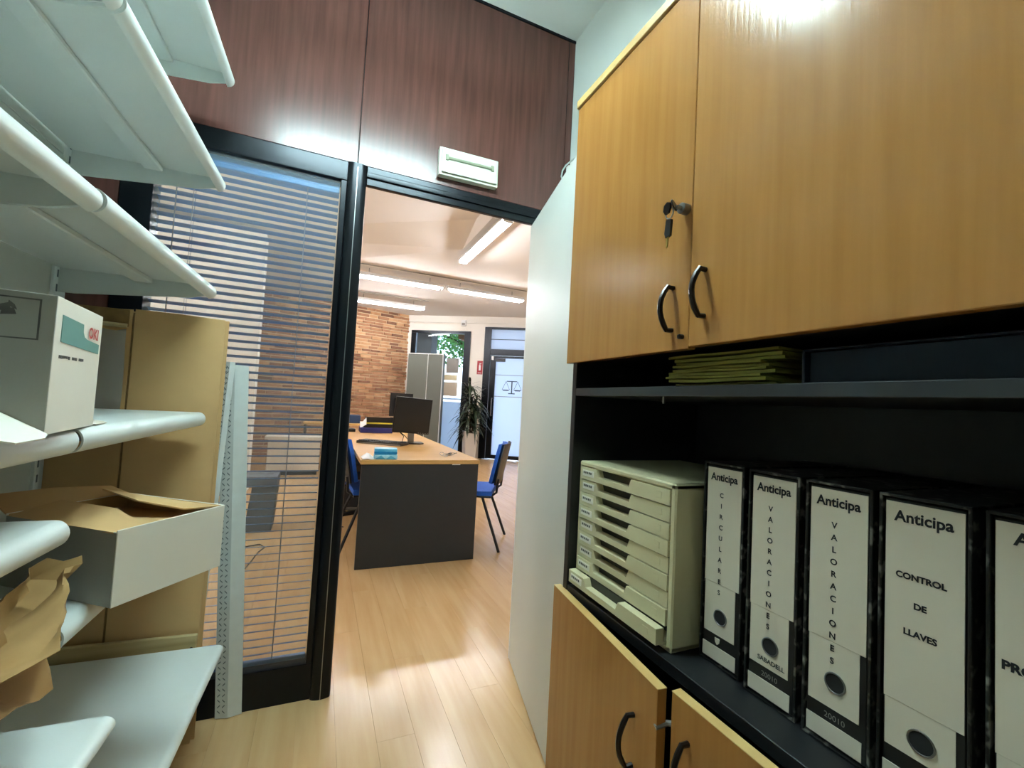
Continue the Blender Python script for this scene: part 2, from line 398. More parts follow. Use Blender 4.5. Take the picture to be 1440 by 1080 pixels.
obj('film_line', FB(FB(B(), (.295, -.004, 1.775), (.99, -.001, 1.787)), (.295, -.004, 1.318), (.99, -.001, 1.332)), m_greypaper, lf)
sc = B()
c0 = .66
FB(sc, (c0-.012, -.006, 1.40), (c0+.012, -.002, 1.66)); FB(sc, (c0-.11, -.006, 1.645), (c0+.11, -.002, 1.662)); FB(sc, (c0-.07, -.006, 1.385), (c0+.07, -.002, 1.405))
for s in (-1, 1):
    u = c0+s*.125
    pts = [(u-.085, 1.475), (u+.085, 1.475), (u+.05, 1.45), (u-.05, 1.45)]
    sc.prism(pts, lambda a, b_, w_: tuple(F(a, w_, b_)), -.006, -.002)
    for q in (-1, 1):
        sc.prism([(u-.004, 1.65), (u+.004, 1.65), (u+q*.08+.004, 1.475), (u+q*.08-.004, 1.475)], lambda a, b_, w_: tuple(F(a, w_, b_)), -.006, -.002)
obj('scales_emblem', sc, mat('emblem_grey', '3f484e', .6), lf, label='grey scales of justice emblem')
obj('pull_handle', B().tube([F(.25, -.02, 1.28), F(.25, -.07, 1.27), F(.25, -.07, .92), F(.25, -.02, .91)], .012, 8), m_steel, lf)
obj('closer', FB(B(), (.30, -.05, 2.06), (.5, -.02, 2.13), .005), m_plastic, lf)
obj('latch_box', FB(B(), (.20, -.06, 2.09), (.25, -.02, 2.17), .008), m_white, lf)

# ================================================================== LEFT SHELVING
rot = rad(-2.2)
def shelf_unit(name, label, y0, y1, shelves, base):
    """local frame: y' 0 = far end, x' 0 = shelf front"""
    t = thing(name, label, 'shelving', (-.335, 1.72, 0), rot, world=False)
    D = .40
    for i, zt in enumerate(shelves): one_shelf(t, zt, 0, y0, y1, D)
    for zt, ex in base: one_shelf(t, zt, ex, y0, y1, D+ex, base=True)
    # back panels and uprights
    for a, b_ in ((.03, .48), (.482, .93), (.932, 1.38), (1.382, 1.83), (1.832, 2.28)):
        obj('back_panel', BX((-D-.014, y0+.012, a), (-D-.006, y1-.026, b_), .001), m_shelfold, t)
    u = obj('upright', B().box((-D-.03, y1-.025, 0), (-D+.002, y1-.001, 2.3), .002), m_shelf, t)
    sl = B()
    for k in range(52): sl.box((-D+.0015, y1-.016, .05+k*.043), (-D+.0028, y1-.010, .072+k*.043))
    obj('slots', sl, m_slot, u, kind='stuff', smooth=False)
    return t
def one_shelf(t, zt, ex, y0, y1, D, base=False):
    lip, dep = (.044, .020) if not base else (.03, .018)
    th = .003
    out = [(-D+ex, zt), (ex-dep, zt)]
    out += [(ex-dep+dep*math.sin(a), zt-lip/2+lip/2*math.cos(a)) for a in [math.pi*k/12 for k in range(1, 13)]]
    inn = [(ex-dep+(dep-th)*math.sin(a), zt-lip/2+(lip/2-th)*math.cos(a)) for a in [math.pi*k/12 for k in range(12, -1, -1)]]
    inn += [(ex-D, zt-th)]
    s = obj('shelf', B().prism(out+inn, lambda u, v, w_: (u, w_, v), y0+.004, y1-.004), m_shelf, t)
    # stiffener channel and end brackets
    obj('stiffener', BX((ex-D*.55, y0+.01, zt-.018), (ex-D*.55+.05, y1-.01, zt-.003), .003), m_shelf, s)
    for y in (y0+.005, y1-.007):
        hb = .075 if not base else .04
        poly = [(ex-D+.002, zt-.003), (ex-dep-.002, zt-.003), (ex-dep-.002, zt-.034 if not base else zt-.02), (ex-dep-.05, zt-.048 if not base else zt-.025), (ex-D+.04, zt-hb), (ex-D+.002, zt-hb)]
        obj('bracket', B().prism(poly, lambda u, v, w_: (u, w_, v), y, y+.002), m_shelf, s)
far_unit = shelf_unit('shelving_bay', 'white metal shelving bay nearest the blind, holding an open carton', -.742, 0, (2.222, 1.862, 1.502, 1.086, .755), ((.335, .104),))
near_unit = shelf_unit('shelving_bay', 'white metal shelving bay nearest the camera, cut by the left edge', -1.62, -.748, (2.222, 1.857, 1.498, 1.086, .935), ((.605, .085),))

# ================================================================== RIGHT CUPBOARD
XF = .565; XC = .585; YL = .965; YS = .563; YR = .09; XB = 1.0
cup = thing('office_cupboard', 'tall black and beech office cupboard with open middle shelf', 'cupboard', (.78, .53, 0))
obj('side_panel', BX((XC, YL-.018, 0), (XB, YL, 1.94), .001), m_black, cup)
obj('side_panel', BX((XC, YR, 0), (XB, YR+.018, 1.94), .001), m_black, cup)
obj('back_panel', BX((XB-.008, YR+.018, .02), (XB, YL-.018, 1.94)), m_black, cup)
obj('top_panel', BX((XF-.004, YR-.002, 1.94), (XB+.002, YL+.004, 1.962), .002), m_beechedge, cup)
obj('shelf', BX((XC, YR+.018, 1.196), (XB-.008, YL-.018, 1.2145), .001), mat('shelf_edge_black', '2a2d30', .4, var=.1), cup)
obj('shelf', BX((XC+.002, YR+.018, .712), (XB-.008, YL-.018, .7335), .001), m_black, cup)
obj('shelf', BX((XC, YR+.018, 1.285), (XB-.008, YL-.018, 1.303), .001), m_black, cup)
obj('bottom_panel', BX((XC, YR+.018, .0), (XB-.008, YL-.018, .07), .001), m_black, cup)
obj('shelf_pin', BX((XC+.02, .66, 1.183), (XC+.024, .664, 1.196)), m_steel, cup)
def bow_handle(b, p, h, out):
    """p: centre on door, h: length along z, out: outward vector"""
    p = Vector(p); out = Vector(out)
    pts = [p+Vector((0, 0, h/2))]
    for k in range(9):
        a = -1+2*k/8
        pts.append(p+out*(.013+.016*(1-a*a))+Vector((0, 0, -a*h/2*1.02)))
    pts.append(p-Vector((0, 0, h/2)))
    return b.tube(pts, [.0045]*2+[.0048]*7+[.0045]*2, 8)
dl = obj('door', BX((XF, YS+.0015, 1.276), (XF+.018, YL, 1.937), .0012), m_beech, cup)
obj('handle', bow_handle(B(), (XF, .603, 1.350), .076, (-1, 0, 0)), m_handle, dl)
lk = obj('door_stop', BX((XF-.012, .5715, 1.293), (XF, .5795, 1.301), .002), m_handle, dl)
dr = obj('door', BX((XF-.002, YR, 1.279), (XF+.016, YS-.001, 1.937), .0012), m_beech, cup)
obj('handle', bow_handle(B(), (XF-.002, .530, 1.364), .076, (-1, 0, 0)), m_handle, dr)
lo_ = B().tube([(XF-.014, .577, 1.521), (XF, .577, 1.521)], .0095, 16)
obj('lock', lo_, m_steel, dl)
# base doors, the left one ajar
def hinged(y_h, x_h, y_e, x_e):
    a = Vector((x_h, y_h)); e = Vector((x_e, y_e)); d = (e-a).normalized(); n = Vector((-d.y, d.x))
    if n.x > 0: n = -n
    return a, e, d, n
a, e, d, n = hinged(.984, .571, .567, .530)
MH = Matrix(((d.x, n.x, 0, a.x), (d.y, n.y, 0, a.y), (0, 0, 1, 0), (0, 0, 0, 1))); LL = (e-a).length
b1 = obj('door', BX((0, -.018, .075), (LL, 0, .720), .001, MH), m_beech, cup)
obj('edge_band', BX((0, -.0182, .7195), (LL, .0002, .7206), 0, MH), m_beechedge, b1)
hp = MH @ Vector((LL-.062, 0, .598))
obj('handle', bow_handle(B(), hp, .084, (n.x, n.y, 0)), m_handle, b1)
a, e, d, n = hinged(.10, .552, .556, .549)
MH2 = Matrix(((d.x, n.x, 0, a.x), (d.y, n.y, 0, a.y), (0, 0, 1, 0), (0, 0, 0, 1))); LL2 = (e-a).length
b2 = obj('door', BX((0, -.018, .075), (LL2, 0, .721), .001, MH2), m_beech, cup)
obj('edge_band', BX((0, -.0182, .7205), (LL2, .0002, .7216), 0, MH2), m_beechedge, b2)
hp = MH2 @ Vector((LL2-.036, 0, .622))
obj('handle', bow_handle(B(), hp, .084, (n.x, n.y, 0)), m_handle, b2)
obj('latch', B().tube([(.566, .548, .668), (.552, .566, .664), (.530, .570, .660)], .0045, 8).box((.566, .552, .655), (.582, .558, .690), .001), m_steel, b2)

# keys hanging in the lock
ky = thing('key_bunch', 'bunch of dark keys hanging from the upper cupboard lock', 'keys', (XF-.02, .586, 1.52))
obj('key', B().tube([(XF-.024, .577, 1.521), (XF-.013, .577, 1.521)], .0035, 8), m_steel, ky)
obj('key_head', B().lathe([(.0035, -.0015), (.010, -.0015), (.011, 0), (.010, .0015), (.0035, .0015)], (0, 0, 0), 16), m_handle, ky).matrix_local = Matrix.Translation(Vector((XF-.027, .580, 1.524))-ABS[ky]) @ Matrix.Rotation(rad(70), 4, 'X') @ Matrix.Rotation(rad(25), 4, 'Y')
rg = B().tube([(XF-.029, .588+.009*math.cos(t), 1.513+.010*math.sin(t)) for t in [2*math.pi*i/16 for i in range(17)]], .0012, 6)
obj('ring', rg, m_steel, ky)
obj('key_head', B().prism([(.583, 1.503), (.590, 1.506), (.597, 1.502), (.599, 1.492), (.594, 1.485), (.586, 1.486), (.582, 1.494)], lambda u, v, w_: (w_, u, v+.026), XF-.034, XF-.030), m_handle, ky)
obj('key_head', B().prism([(.582, 1.500), (.594, 1.502), (.597, 1.478), (.594, 1.470), (.584, 1.472)], lambda u, v, w_: (w_, u, v), XF-.031, XF-.026), m_plastic, ky)
obj('key', B().prism([(.5875, 1.473), (.5925, 1.472), (.5935, 1.458), (.5915, 1.452), (.5895, 1.456)], lambda u, v, w_: (w_, u, v), XF-.030, XF-.028), mat('brass', 'b09a52', .3, .9), ky)

# desktop drawer unit
dx0, dx1, dy0, dy1, dz0, dz1 = .606, .93, .620, .944, .7345, 1.036
du = thing('drawer_unit', 'beige plastic desktop drawer unit with nine shallow drawers', 'drawer unit', (.77, .78, dz0))
obj('casing', B().box((dx0, dy0, dz0), (dx1, dy1, dz0+.010), .002).box((dx0, dy0, dz1-.012), (dx1, dy1, dz1), .003).box((dx0, dy0, dz0), (dx1, dy0+.014, dz1), .003).box((dx0, dy1-.006, dz0), (dx1, dy1, dz1), .003).box((dx1-.006, dy0, dz0), (dx1, dy1, dz1)), m_beige, du)
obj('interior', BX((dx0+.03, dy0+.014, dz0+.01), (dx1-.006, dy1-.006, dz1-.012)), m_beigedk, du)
dh = (dz1-.012-dz0-.010)/9
y_a, y_b = dy1-.007, dy0+.015   # far (left in view) and near edges
for k in range(9):
    z0 = dz0+.010+k*dh+.0012; z1 = z0+dh-.0024
    out = .024 if k == 0 else (.004, .0, .003, .001, .004, .002, .001, .003)[k-1]
    xf = dx0+.002-out
    def Y(t): return y_a+(y_b-y_a)*t
    poly = [(Y(0), z0), (Y(1), z0), (Y(1), z1), (Y(.63), z1), (Y(.605), z0+.012), (Y(.235), z0+.012), (Y(.21), z1), (Y(0), z1)]
    dw = obj('drawer', B().prism(poly, lambda u, v, w_: (w_, u, v), xf, xf+.018).box((xf+.018, y_b, z0), (xf+.22, y_a, z0+.004)), m_beige, du, ang=20)
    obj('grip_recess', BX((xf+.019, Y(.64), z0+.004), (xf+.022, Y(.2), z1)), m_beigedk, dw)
    obj('label_holder', BX((xf-.001, Y(.185), z0+.008), (xf+.001, Y(.03), z1-.006), .0004), m_cardwhite, dw)
    tx = B()
    for q in range(5): tx.box((xf-.0014, Y(.045+q*.024+.016), z0+.014), (xf-.0009, Y(.045+q*.024), z0+.019))
    obj('label_ink', tx, m_pic, dw, smooth=False)
    obj('embossed_mark', B().box((xf-.0006, Y(.93), z0+.009), (xf+.001, Y(.88), z0+.021), .0004), m_beige, dw)

# lever arch files in slip cases
specs = [(.605, .083, 'CIRCULARES', 'v', .657, 'file box lettered CIRCULARES beside the drawer unit'),
         (.508, .083, 'VALORACIONES', 'v', .650, 'file box lettered VALORACIONES with SABADELL under its ring'),
         (.415, .084, 'VALORACIONES', 'v', .648, 'file box lettered VALORACIONES next to CONTROL DE LLAVES'),
         (.325, .086, ('CONTROL', 'DE', 'LLAVES'), 'h', .649, 'file box lettered CONTROL DE LLAVES'),
         (.229, .086, ('M', 'PROM'), 'x', .650, 'file box cut by the right edge of the picture')]
z0 = .7345; hh = .347
for i, (yl, wd, txt, mode, x, lab) in enumerate(specs):
    yr = yl-wd; yc = (yl+yr)/2
    t = thing('lever_arch_file', 'black marbled '+lab, 'file', (x+.14, yc, z0), group='lever arch files on the middle shelf')
    obj('slip_case', B().box((x, yr, z0), (x+.285, yr+.0035, z0+hh), .0008).box((x, yl-.0035, z0), (x+.285, yl, z0+hh), .0008).box((x, yr, z0+hh-.0035), (x+.285, yl, z0+hh), .0008).box((x, yr, z0), (x+.285, yl, z0+.002)).box((x+.28, yr, z0), (x+.285, yl, z0+hh)), m_marble, t)
    sp = obj('spine', BX((x+.004, yr+.0045, z0+.003), (x+.27, yl-.0045, z0+hh-.0045), .002), m_spine, t)
    lb = .137 if i < 3 else .105
    obj('label', BX((x+.0025, yr+.0065, z0+lb), (x+.0042, yl-.0065, z0+hh-.009)), m_label, sp)
    lo_b = obj('lower_label', BX((x+.0030, yr+.0135, z0+.050), (x+.0042, yl-.0075, z0+lb-.0005)), m_label, sp)
    obj('bottom_label', BX((x+.0030, yr+.0105, z0+.006), (x+.0042, yl-.0055, z0+.030)), m_label, sp)
    zr = z0+(.082, .084, .085, .072, .072)[i]
    rgp = [(x+.0022, yc+.0125*math.cos(q), zr+.0125*math.sin(q)) for q in [2*math.pi*k/24 for k in range(25)]]
    obj('finger_hole', B().tube([(x+.0024, yc, zr), (x+.006, yc, zr)], .0118, 24), m_ink, sp)
    obj('finger_ring', B().tube(rgp, .0011, 6, caps=False), m_steel, sp)
    tb = B(); ux, uy = (0, -1, 0), (0, 0, 1); xt = x+.0024
    zt = z0+hh-.030
    if mode == 'x': text_into(tb, 'Anticipa', .0180, (xt, yl-.020, zt), ux, uy, align='LEFT', bold=.0005)
    else: text_into(tb, 'Anticipa', .0180 if i > 0 else .0180, (xt, yc, zt-.001), ux, uy, xs=.92, bold=.0005)
    obj('logo_lettering', tb, m_ink, sp, smooth=False)
    tb = B()
    if mode == 'v':
        step = .0186 if len(txt) == 10 else .0162
        for k, ch in enumerate(txt): text_into(tb, ch, .0112, (xt, yc+.004, zt-.030-k*step), ux, uy, bold=.0003)
    elif mode == 'h':
        for k, ch in enumerate(txt):
            text_into(tb, ch, .0098, (xt, yc+.002, zt-.067-k*.032), ux, uy, bold=.0004)
            if k < 2: obj('title_lettering', tb, m_ink, sp, smooth=False); tb = B()
    else:
        text_into(tb, 'M', .0125, (xt, yl-.030, zt-.072), ux, uy, align='LEFT', bold=.0005)
        obj('title_lettering', tb, m_ink, sp, smooth=False); tb = B()
        text_into(tb, 'PROM', .0125, (xt, yl-.011, zt-.126), ux, uy, align='LEFT', bold=.0006)
    obj('title_lettering', tb, m_ink, sp, smooth=False)
    if i == 1:
        obj('small_lettering', text_into(B(), 'SABADELL', .0095, (xt, yc-.002, z0+.058), ux, uy, bold=.0002), m_ink, sp, smooth=False)
    if i in (1, 2):
        obj('number_lettering', text_into(B(), '20010', .0105, (x+.0028, yc, z0+.036), ux, uy), m_greypaper, sp, smooth=False)
    if i == 0:
        obj('emblem', B().prism([(yc+.010, z0+.045), (yc+.000, z0+.045), (yc+.001, z0+.038), (yc+.005, z0+.034), (yc+.009, z0+.038)], lambda u, v, w_: (w_, u, v), x+.0024, x+.0036), m_label, sp)

# yellow folders and a dark box file on the upper ledge
zf = 1.2185
labs = 'thin yellow card folder lying in the pile above the drawer unit'
for k in range(11):
    th = random.uniform(.0045, .0075)
    y0 = .448+random.uniform(-.012, .014); y1 = .652+random.uniform(-.012, .012); x0 = .612+random.uniform(-.012, .012)
    if k > 6: y0 -= .012
    rows = [[(xx, y0+(y1-y0)*q/6, zf+th/2+.0016*math.sin(q*1.1+k)*(q/6)) for xx in (x0, x0+.31)] for q in range(7)]
    b = B().sheet(rows); bmesh.ops.recalc_face_normals(b.bm, faces=b.bm.faces[:]); bmesh.ops.solidify(b.bm, geom=b.bm.faces[:], thickness=th*.72)
    obj('card_folder', b, m_yellow, label='thin yellow card folder, '+('bottommost', 'second from bottom', 'third from bottom', 'fourth from bottom', 'fifth from bottom', 'sixth from bottom', 'seventh from bottom', 'eighth from bottom', 'ninth from bottom', 'tenth from bottom', 'eleventh from bottom')[k]+' of the pile above the drawers', cat='folder', group='yellow folders piled above the drawer unit')
    zf += th
    if zf > 1.272: break
bf = thing('box_file', 'dark navy file lying flat beside the yellow folders', 'file', (.78, .30, 1.2150))
obj('cover', B().box((.625, .185, 1.2150), (.94, .410, 1.2185), .001).box((.625, .185, 1.262), (.94, .410, 1.2655), .001).box((.625, .406, 1.2150), (.94, .410, 1.2655), .001), m_navy, bf)
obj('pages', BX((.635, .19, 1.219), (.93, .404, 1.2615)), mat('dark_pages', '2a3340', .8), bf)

# ================================================================== SMALL WALL THINGS
ex = thing('emergency_light', 'small pale emergency light fixed above the doorway', 'lamp', (.545, PY, 2.21))
Mx = Matrix.Translation((.54, PY, 2.208)) @ Matrix.Rotation(rad(-1.2), 4, 'Y')
obj('housing', BX((-.137, -.034, -.062), (.137, -.0005, .062), .006, Mx), m_lens, ex)
obj('lens', BX((-.127, -.044, -.052), (.127, -.034, .052), .006, Mx), m_lens, ex)
obj('tube', B().tube([Mx @ Vector((-.10, -.045, .012)), Mx @ Vector((.10, -.045, .012))], .007, 10), m_lensdk, ex)
obj('tube_clip', B().box((-.112, -.050, .000), (-.098, -.040, .026), .002, Mx).box((.098, -.050, .000), (.112, -.040, .026), .002, Mx), m_lensdk, ex)
cab = thing('wall_cable', 'thin white cable looped into a clip above the door leaf', 'cable', (1.05, 1.86, 2.33))
obj('cord', B().tube([(1.066, 1.70, 2.385), (1.064, 1.78, 2.380), (1.058, 1.85, 2.382), (1.040, 1.874, 2.365), (1.024, 1.878, 2.335), (1.019, 1.878, 2.305), (1.028, 1.876, 2.280), (1.042, 1.875, 2.278), (1.052, 1.872, 2.30), (1.056, 1.87, 2.32)], .004, 8), mat('cable_grey', 'b4bab2', .5), cab)
obj('clip', BX((1.046, 1.858, 2.312), (1.067, 1.884, 2.362), .004), m_white, cab)

# ================================================================== VENETIAN BLIND
bl = thing('venetian_blind', 'blue metal venetian blind hanging inside the glazed screen', 'blind', (-.28, PY+.045, .14))
by = PY+.045
obj('headrail', B().box((-.585, by-.014, 2.002), (.017, by+.014, 2.031), .002).box((-.585, by-.018, 1.985), (.017, by-.006, 2.005), .003), m_slat, bl)
prof = [(-.0125+.025*k/6, .0022*(1-((k-3)/3)**2)) for k in range(7)]
tl = rad(-19); ct, st = math.cos(tl), math.sin(tl)
def sp_(u, v): return (u*ct-v*st, u*st+v*ct)
up = [sp_(u, v) for u, v in prof]; lo = [sp_(u, v-.0006) for u, v in prof][::-1]
me = None; pitchz = .0287; nsl = 0; z = .172
while z < 1.985:
    if me is None: s = obj('slat', B().prism(up+lo, lambda u, v, w_: (w_, by+u, z+v), -.584, .016), m_slat, bl); me = s.data; dz = ABS[s].z-z; dyy = ABS[s].y
    else: link('slat', me, (-.284, dyy, z+dz), bl)
    z += pitchz; nsl += 1
obj('bottom_rail', BX((-.584, by-.012, .137), (.016, by+.012, .152), .003), m_slat, bl)
for x in (-.47, -.10):
    obj('ladder_cord', B().tube([(x, by-.0135, .15), (x, by-.0135, 2.0)], .0011, 5).tube([(x, by+.0135, .15), (x, by+.0135, 2.0)], .0011, 5), m_cord, bl)
obj('tilt_wand', B().tube([(-.52, by-.018, .75), (-.52, by-.018, 1.99)], .002, 6), m_cord, bl)

# ================================================================== THINGS ON THE LEFT
# carton with OKI print
a = Vector((-.352, .835)); e = Vector((-.375, 1.042)); d = (e-a).normalized(); n = Vector((-d.y, d.x))
if n.x > 0: n = -n
MO = Matrix(((d.x, n.x, 0, a.x), (d.y, n.y, 0, a.y), (0, 0, 1, 0), (0, 0, 0, 1))); LO = (e-a).length
ZB = 1.0865; HB = .199       # local: x along the white face, y into the shelf, z up
ok = thing('toner_carton', 'white and grey carton printed OKI standing on the left shelf', 'box', (a.x, a.y, ZB))
fc = obj('face_panel', BX((0, 0, ZB), (LO, .003, ZB+HB), .0006, MO), m_cardwhite, ok)
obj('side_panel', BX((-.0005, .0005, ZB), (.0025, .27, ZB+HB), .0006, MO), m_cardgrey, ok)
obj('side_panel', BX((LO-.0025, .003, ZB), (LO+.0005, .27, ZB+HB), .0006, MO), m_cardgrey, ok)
obj('back_panel', BX((0, .267, ZB), (LO, .27, ZB+HB), .0006, MO), m_cardgrey, ok)
obj('flap', B().box((.002, .003, ZB+HB-.004), (LO-.002, .14, ZB+HB-.001), .0004, MO @ Matrix.Translation((0, 0, 0))), m_cardgrey, ok)
obj('flap', B().box((.002, .15, ZB+HB-.002), (LO-.002, .27, ZB+HB+.001), .0004, MO), m_card, ok)
def onface(poly, y0=-.0008, y1=.0): return B().prism(poly, lambda u, v, w_: tuple(MO @ Vector((u, w_, v))), y0, y1)
top = ZB+HB
pl = [(.022, top-.024), (.022, top-.064), (LO-.012, top-.070), (LO-.012, top-.053), (.134, top-.050), (.120, top-.047), (.113, top-.040), (.111, top-.027)]
obj('teal_print', onface(pl), m_teal, fc)
pd = MO.to_3x3() @ Vector((1, 0, 0))
obj('logo_lettering', text_into(B(), 'OKI', .026, MO @ Vector((.160, -.001, top-.046)), pd, (0, 0, 1), th=.0006, bold=.0008, xs=1.15), m_redprint, fc, smooth=False)
tb = B()
for k in range(14):
    if k in (6, 10): continue
    tb.box((.022+k*.0075, -.0006, top-.088+random.uniform(-.0006, .0006)), (.0275+k*.0075, .0, top-.0835), 0, MO)
obj('small_print', tb, m_pic, fc, smooth=False)
pb = B()
for a_, b_ in (((.016, top-.064), (.018, top-.010)), ((.25, top-.064), (.252, top-.010)), ((.016, top-.066), (.252, top-.064)), ((.016, top-.010), (.252, top-.008))):
    pb.box((-.0012, a_[0], a_[1]), (-.0004, b_[0], b_[1]), 0, MO)
obj('picture_frame_print', pb, m_pic, ok, smooth=False)
random.seed(17); pb = B()
for k in range(26):
    y_ = .03+random.uniform(0, .19); z_ = top-.058+random.uniform(0, .034); l_ = random.uniform(.008, .03); h_ = random.uniform(.002, .009); sk = random.uniform(-.008, .008)
    pb.face([MO @ Vector((-.0010-k*.00001, *p)) for p in ((y_, z_), (y_+l_, z_+sk), (y_+l_*.9, z_+sk+h_), (y_+.003, z_+h_))])
obj('picture_print', pb, m_pic, ok, smooth=False, kind='stuff')
# torn bottom flap lying on the shelf
obj('torn_flap', B().sheet([[MO @ Vector(p) for p in ((-.12, -.012, ZB+.001), (-.05, -.016, ZB+.001), (-.002, -.004, ZB+.002))], [MO @ Vector(p) for p in ((-.12, .05, ZB+.014), (-.05, .05, ZB+.022), (-.002, .05, ZB+.034))]], .002), m_cardwhite, ok)
fl = B().sheet([[(-.372, 1.045, 1.0885), (-.40, 1.06, 1.0885), (-.43, 1.05, 1.0885)], [(-.375, 1.10, 1.0885), (-.41, 1.13, 1.092), (-.44, 1.09, 1.0885)], [(-.395, 1.14, 1.0885), (-.42, 1.16, 1.0885), (-.45, 1.12, 1.0885)]], .0012)
obj('paper_sheet', fl, m_label, label='small loose printed sheet lying on shelf beside OKI carton', cat='paper')

# open white carton on the lower shelf, turned out over the edge
A0 = Vector((-.322, 1.035)); dx = Vector((.598, .80)).normalized(); dy = Vector((-dx.y, dx.x))
MT = Matrix(((dx.x, dy.x, 0, A0.x), (dx.y, dy.y, 0, A0.y), (0, 0, 1, 0), (0, 0, 0, 1)))
TW, TD, TZ, TH = .228, .29, .7555, .140
tray = thing('open_carton', 'open white carton with brown inside jutting from lower left shelf', 'box', (A0.x, A0.y, TZ))
def two(name, a_, b_, inner):
    """white outside wall with a brown liner face"""
    o = obj(name, BX(a_, b_, .0006, MT), m_cardwhite, tray); obj('liner', BX(*inner, 0, MT), m_card, o); return o
two('wall_panel', (0, 0, TZ), (TW, .003, TZ+TH), ((.003, .0031, TZ), (TW-.003, .0042, TZ+TH-.0005)))
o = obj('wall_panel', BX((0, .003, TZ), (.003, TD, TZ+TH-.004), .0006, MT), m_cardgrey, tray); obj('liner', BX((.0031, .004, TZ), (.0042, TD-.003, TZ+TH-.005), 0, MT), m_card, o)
two('wall_panel', (TW-.003, .003, TZ), (TW, TD, TZ+TH), ((TW-.0042, .004, TZ), (TW-.0031, TD-.003, TZ+TH-.001)))
two('wall_panel', (0, TD-.003, TZ), (TW, TD, TZ+TH), ((.003, TD-.0042, TZ), (TW-.003, TD-.0031, TZ+TH-.001)))
obj('base_panel', BX((.003, .003, TZ), (TW-.003, TD-.003, TZ+.003), 0, MT), m_card, tray)
def flap(name, P, mt=m_card): return obj(name, B().sheet([[MT @ Vector(p) for p in r] for r in P], .003), mt, tray)
flap('flap', [[(.0, TD, TZ+TH), (TW*.5, TD, TZ+TH), (TW, TD, TZ+TH)], [(.0, TD+.06, TZ+TH+.03), (TW*.5, TD+.07, TZ+TH+.025), (TW, TD+.06, TZ+TH+.012)]])
flap('flap', [[(TW-.004, .01, TZ+TH-.002), (TW-.004, TD*.5, TZ+TH-.002), (TW-.004, TD, TZ+TH-.002)], [(TW-.05, .06, TZ+TH-.004), (TW-.085, TD*.5, TZ+TH+.012), (TW-.06, TD, TZ+TH+.02)]])
flap('flap', [[(0, .01, TZ+TH-.004), (0, TD*.5, TZ+TH-.004), (0, TD, TZ+TH-.004)], [(.07, .02, TZ+TH-.014), (.10, TD*.5, TZ+TH+.004), (.09, TD, TZ+TH+.01)]])
obj('divider_sheet', BX((.02, .02, TZ+TH-.03), (TW-.02, TD-.02, TZ+TH-.026), 0, MT), m_card, tray)

# crumpled kraft paper over the shelf end
random.seed(3)
top_ = [(-.42, .80, .836), (-.42, .87, .832), (-.42, .94, .828), (-.425, 1.00, .826), (-.435, 1.05, .840), (-.405, 1.065, .856)]
bot_ = [(-.335, .755, .786), (-.335, .82, .776), (-.342, .89, .782), (-.360, .95, .788), (-.375, .995, .786), (-.385, 1.03, .790)]
rows = []
for q in range(8):
    t = q/7; r = []
    for k in range(6):
        p = Vector(top_[k]).lerp(Vector(bot_[k]), t)
        r.append(p+Vector((random.uniform(-.008, .008)+.02*math.sin(t*7+k), random.uniform(-.012, .012), random.uniform(-.008, .008)+.018*math.sin(t*6.5+k*.9))))
    rows.append(r)
kp = B().sheet(rows); bmesh.ops.subdivide_edges(kp.bm, edges=kp.bm.edges[:], cuts=1, use_grid_fill=True, smooth=.3, fractal=.35, seed=4)
bmesh.ops.solidify(kp.bm, geom=kp.bm.faces[:], thickness=.001)
obj('kraft_paper', kp, m_kraft, label='crumpled brown kraft paper spilling over lower left shelf end', cat='paper')
rows = [[Vector((-.335-.075*q/5+random.uniform(-.006, .006),   .72+.17*k/5, .752+.02*math.sin(q*1.7+k)-(.03 if q == 0 else 0))) for k in range(6)] for q in range(6)]
kp = B().sheet(rows); bmesh.ops.subdivide_edges(kp.bm, edges=kp.bm.edges[:], cuts=1, use_grid_fill=True, smooth=.3, fractal=.4, seed=9)
bmesh.ops.solidify(kp.bm, geom=kp.bm.faces[:], thickness=.001)
obj('kraft_paper', kp, m_kraft, label='torn darker kraft paper scrap under the crumpled sheet', cat='paper')
obj('paper_sheet', B().sheet([[(-.45, .84, .850), (-.46, .96, .848), (-.47, 1.02, .846)], [(-.46, .86, .842), (-.48, .98, .84), (-.50, 1.08, .832)], [(-.56, .88, .83), (-.57, .98, .83), (-.58, 1.08, .822)]], .001), m_greypaper, label='grey paper sheet lying behind the crumpled kraft paper', cat='paper')

# flattened cartons standing behind the shelving
fb = thing('flattened_carton', 'tall flattened brown carton standing against the blind screen', 'cardboard', (-.5, 1.79, 0))
cy = 1.772
obj('face_panel', B().sheet([[(-.556, cy-.004, .0), (-.45, cy+.002, .0), (-.314, cy+.004, .0)], [(-.556, cy-.004, .7), (-.45, cy, .7), (-.314, cy+.004, .7)], [(-.556, cy-.006, 1.404), (-.45, cy+.002, 1.405), (-.314, cy+.004, 1.40)]], .004), m_card, fb)
obj('face_panel', B().sheet([[(-.74, cy-.002, .0), (-.65, cy, .0), (-.562, cy-.004, .0)], [(-.74, cy, .7), (-.65, cy+.003, .7), (-.562, cy-.004, .7)], [(-.74, cy-.002, 1.39), (-.65, cy+.002, 1.398), (-.562, cy-.006, 1.402)]], .004), m_card, fb)
obj('inner_layer', BX((-.74, cy+.009, 0), (-.318, cy+.014, 1.395)), m_carddk, fb)
obj('rear_panel', BX((-.735, cy+.017, 0), (-.305, cy+.022, 1.40)), m_card, fb)
obj('crease', BX((-.5615, cy-.008, .0), (-.5565, cy-.002, 1.39), .001), m_carddk, fb)
obj('tape_square', BX((-.372, cy-.0006+.001, 1.285), (-.335, cy+.0022, 1.345)), mat('tape', 'b08c5a', .4), fb)
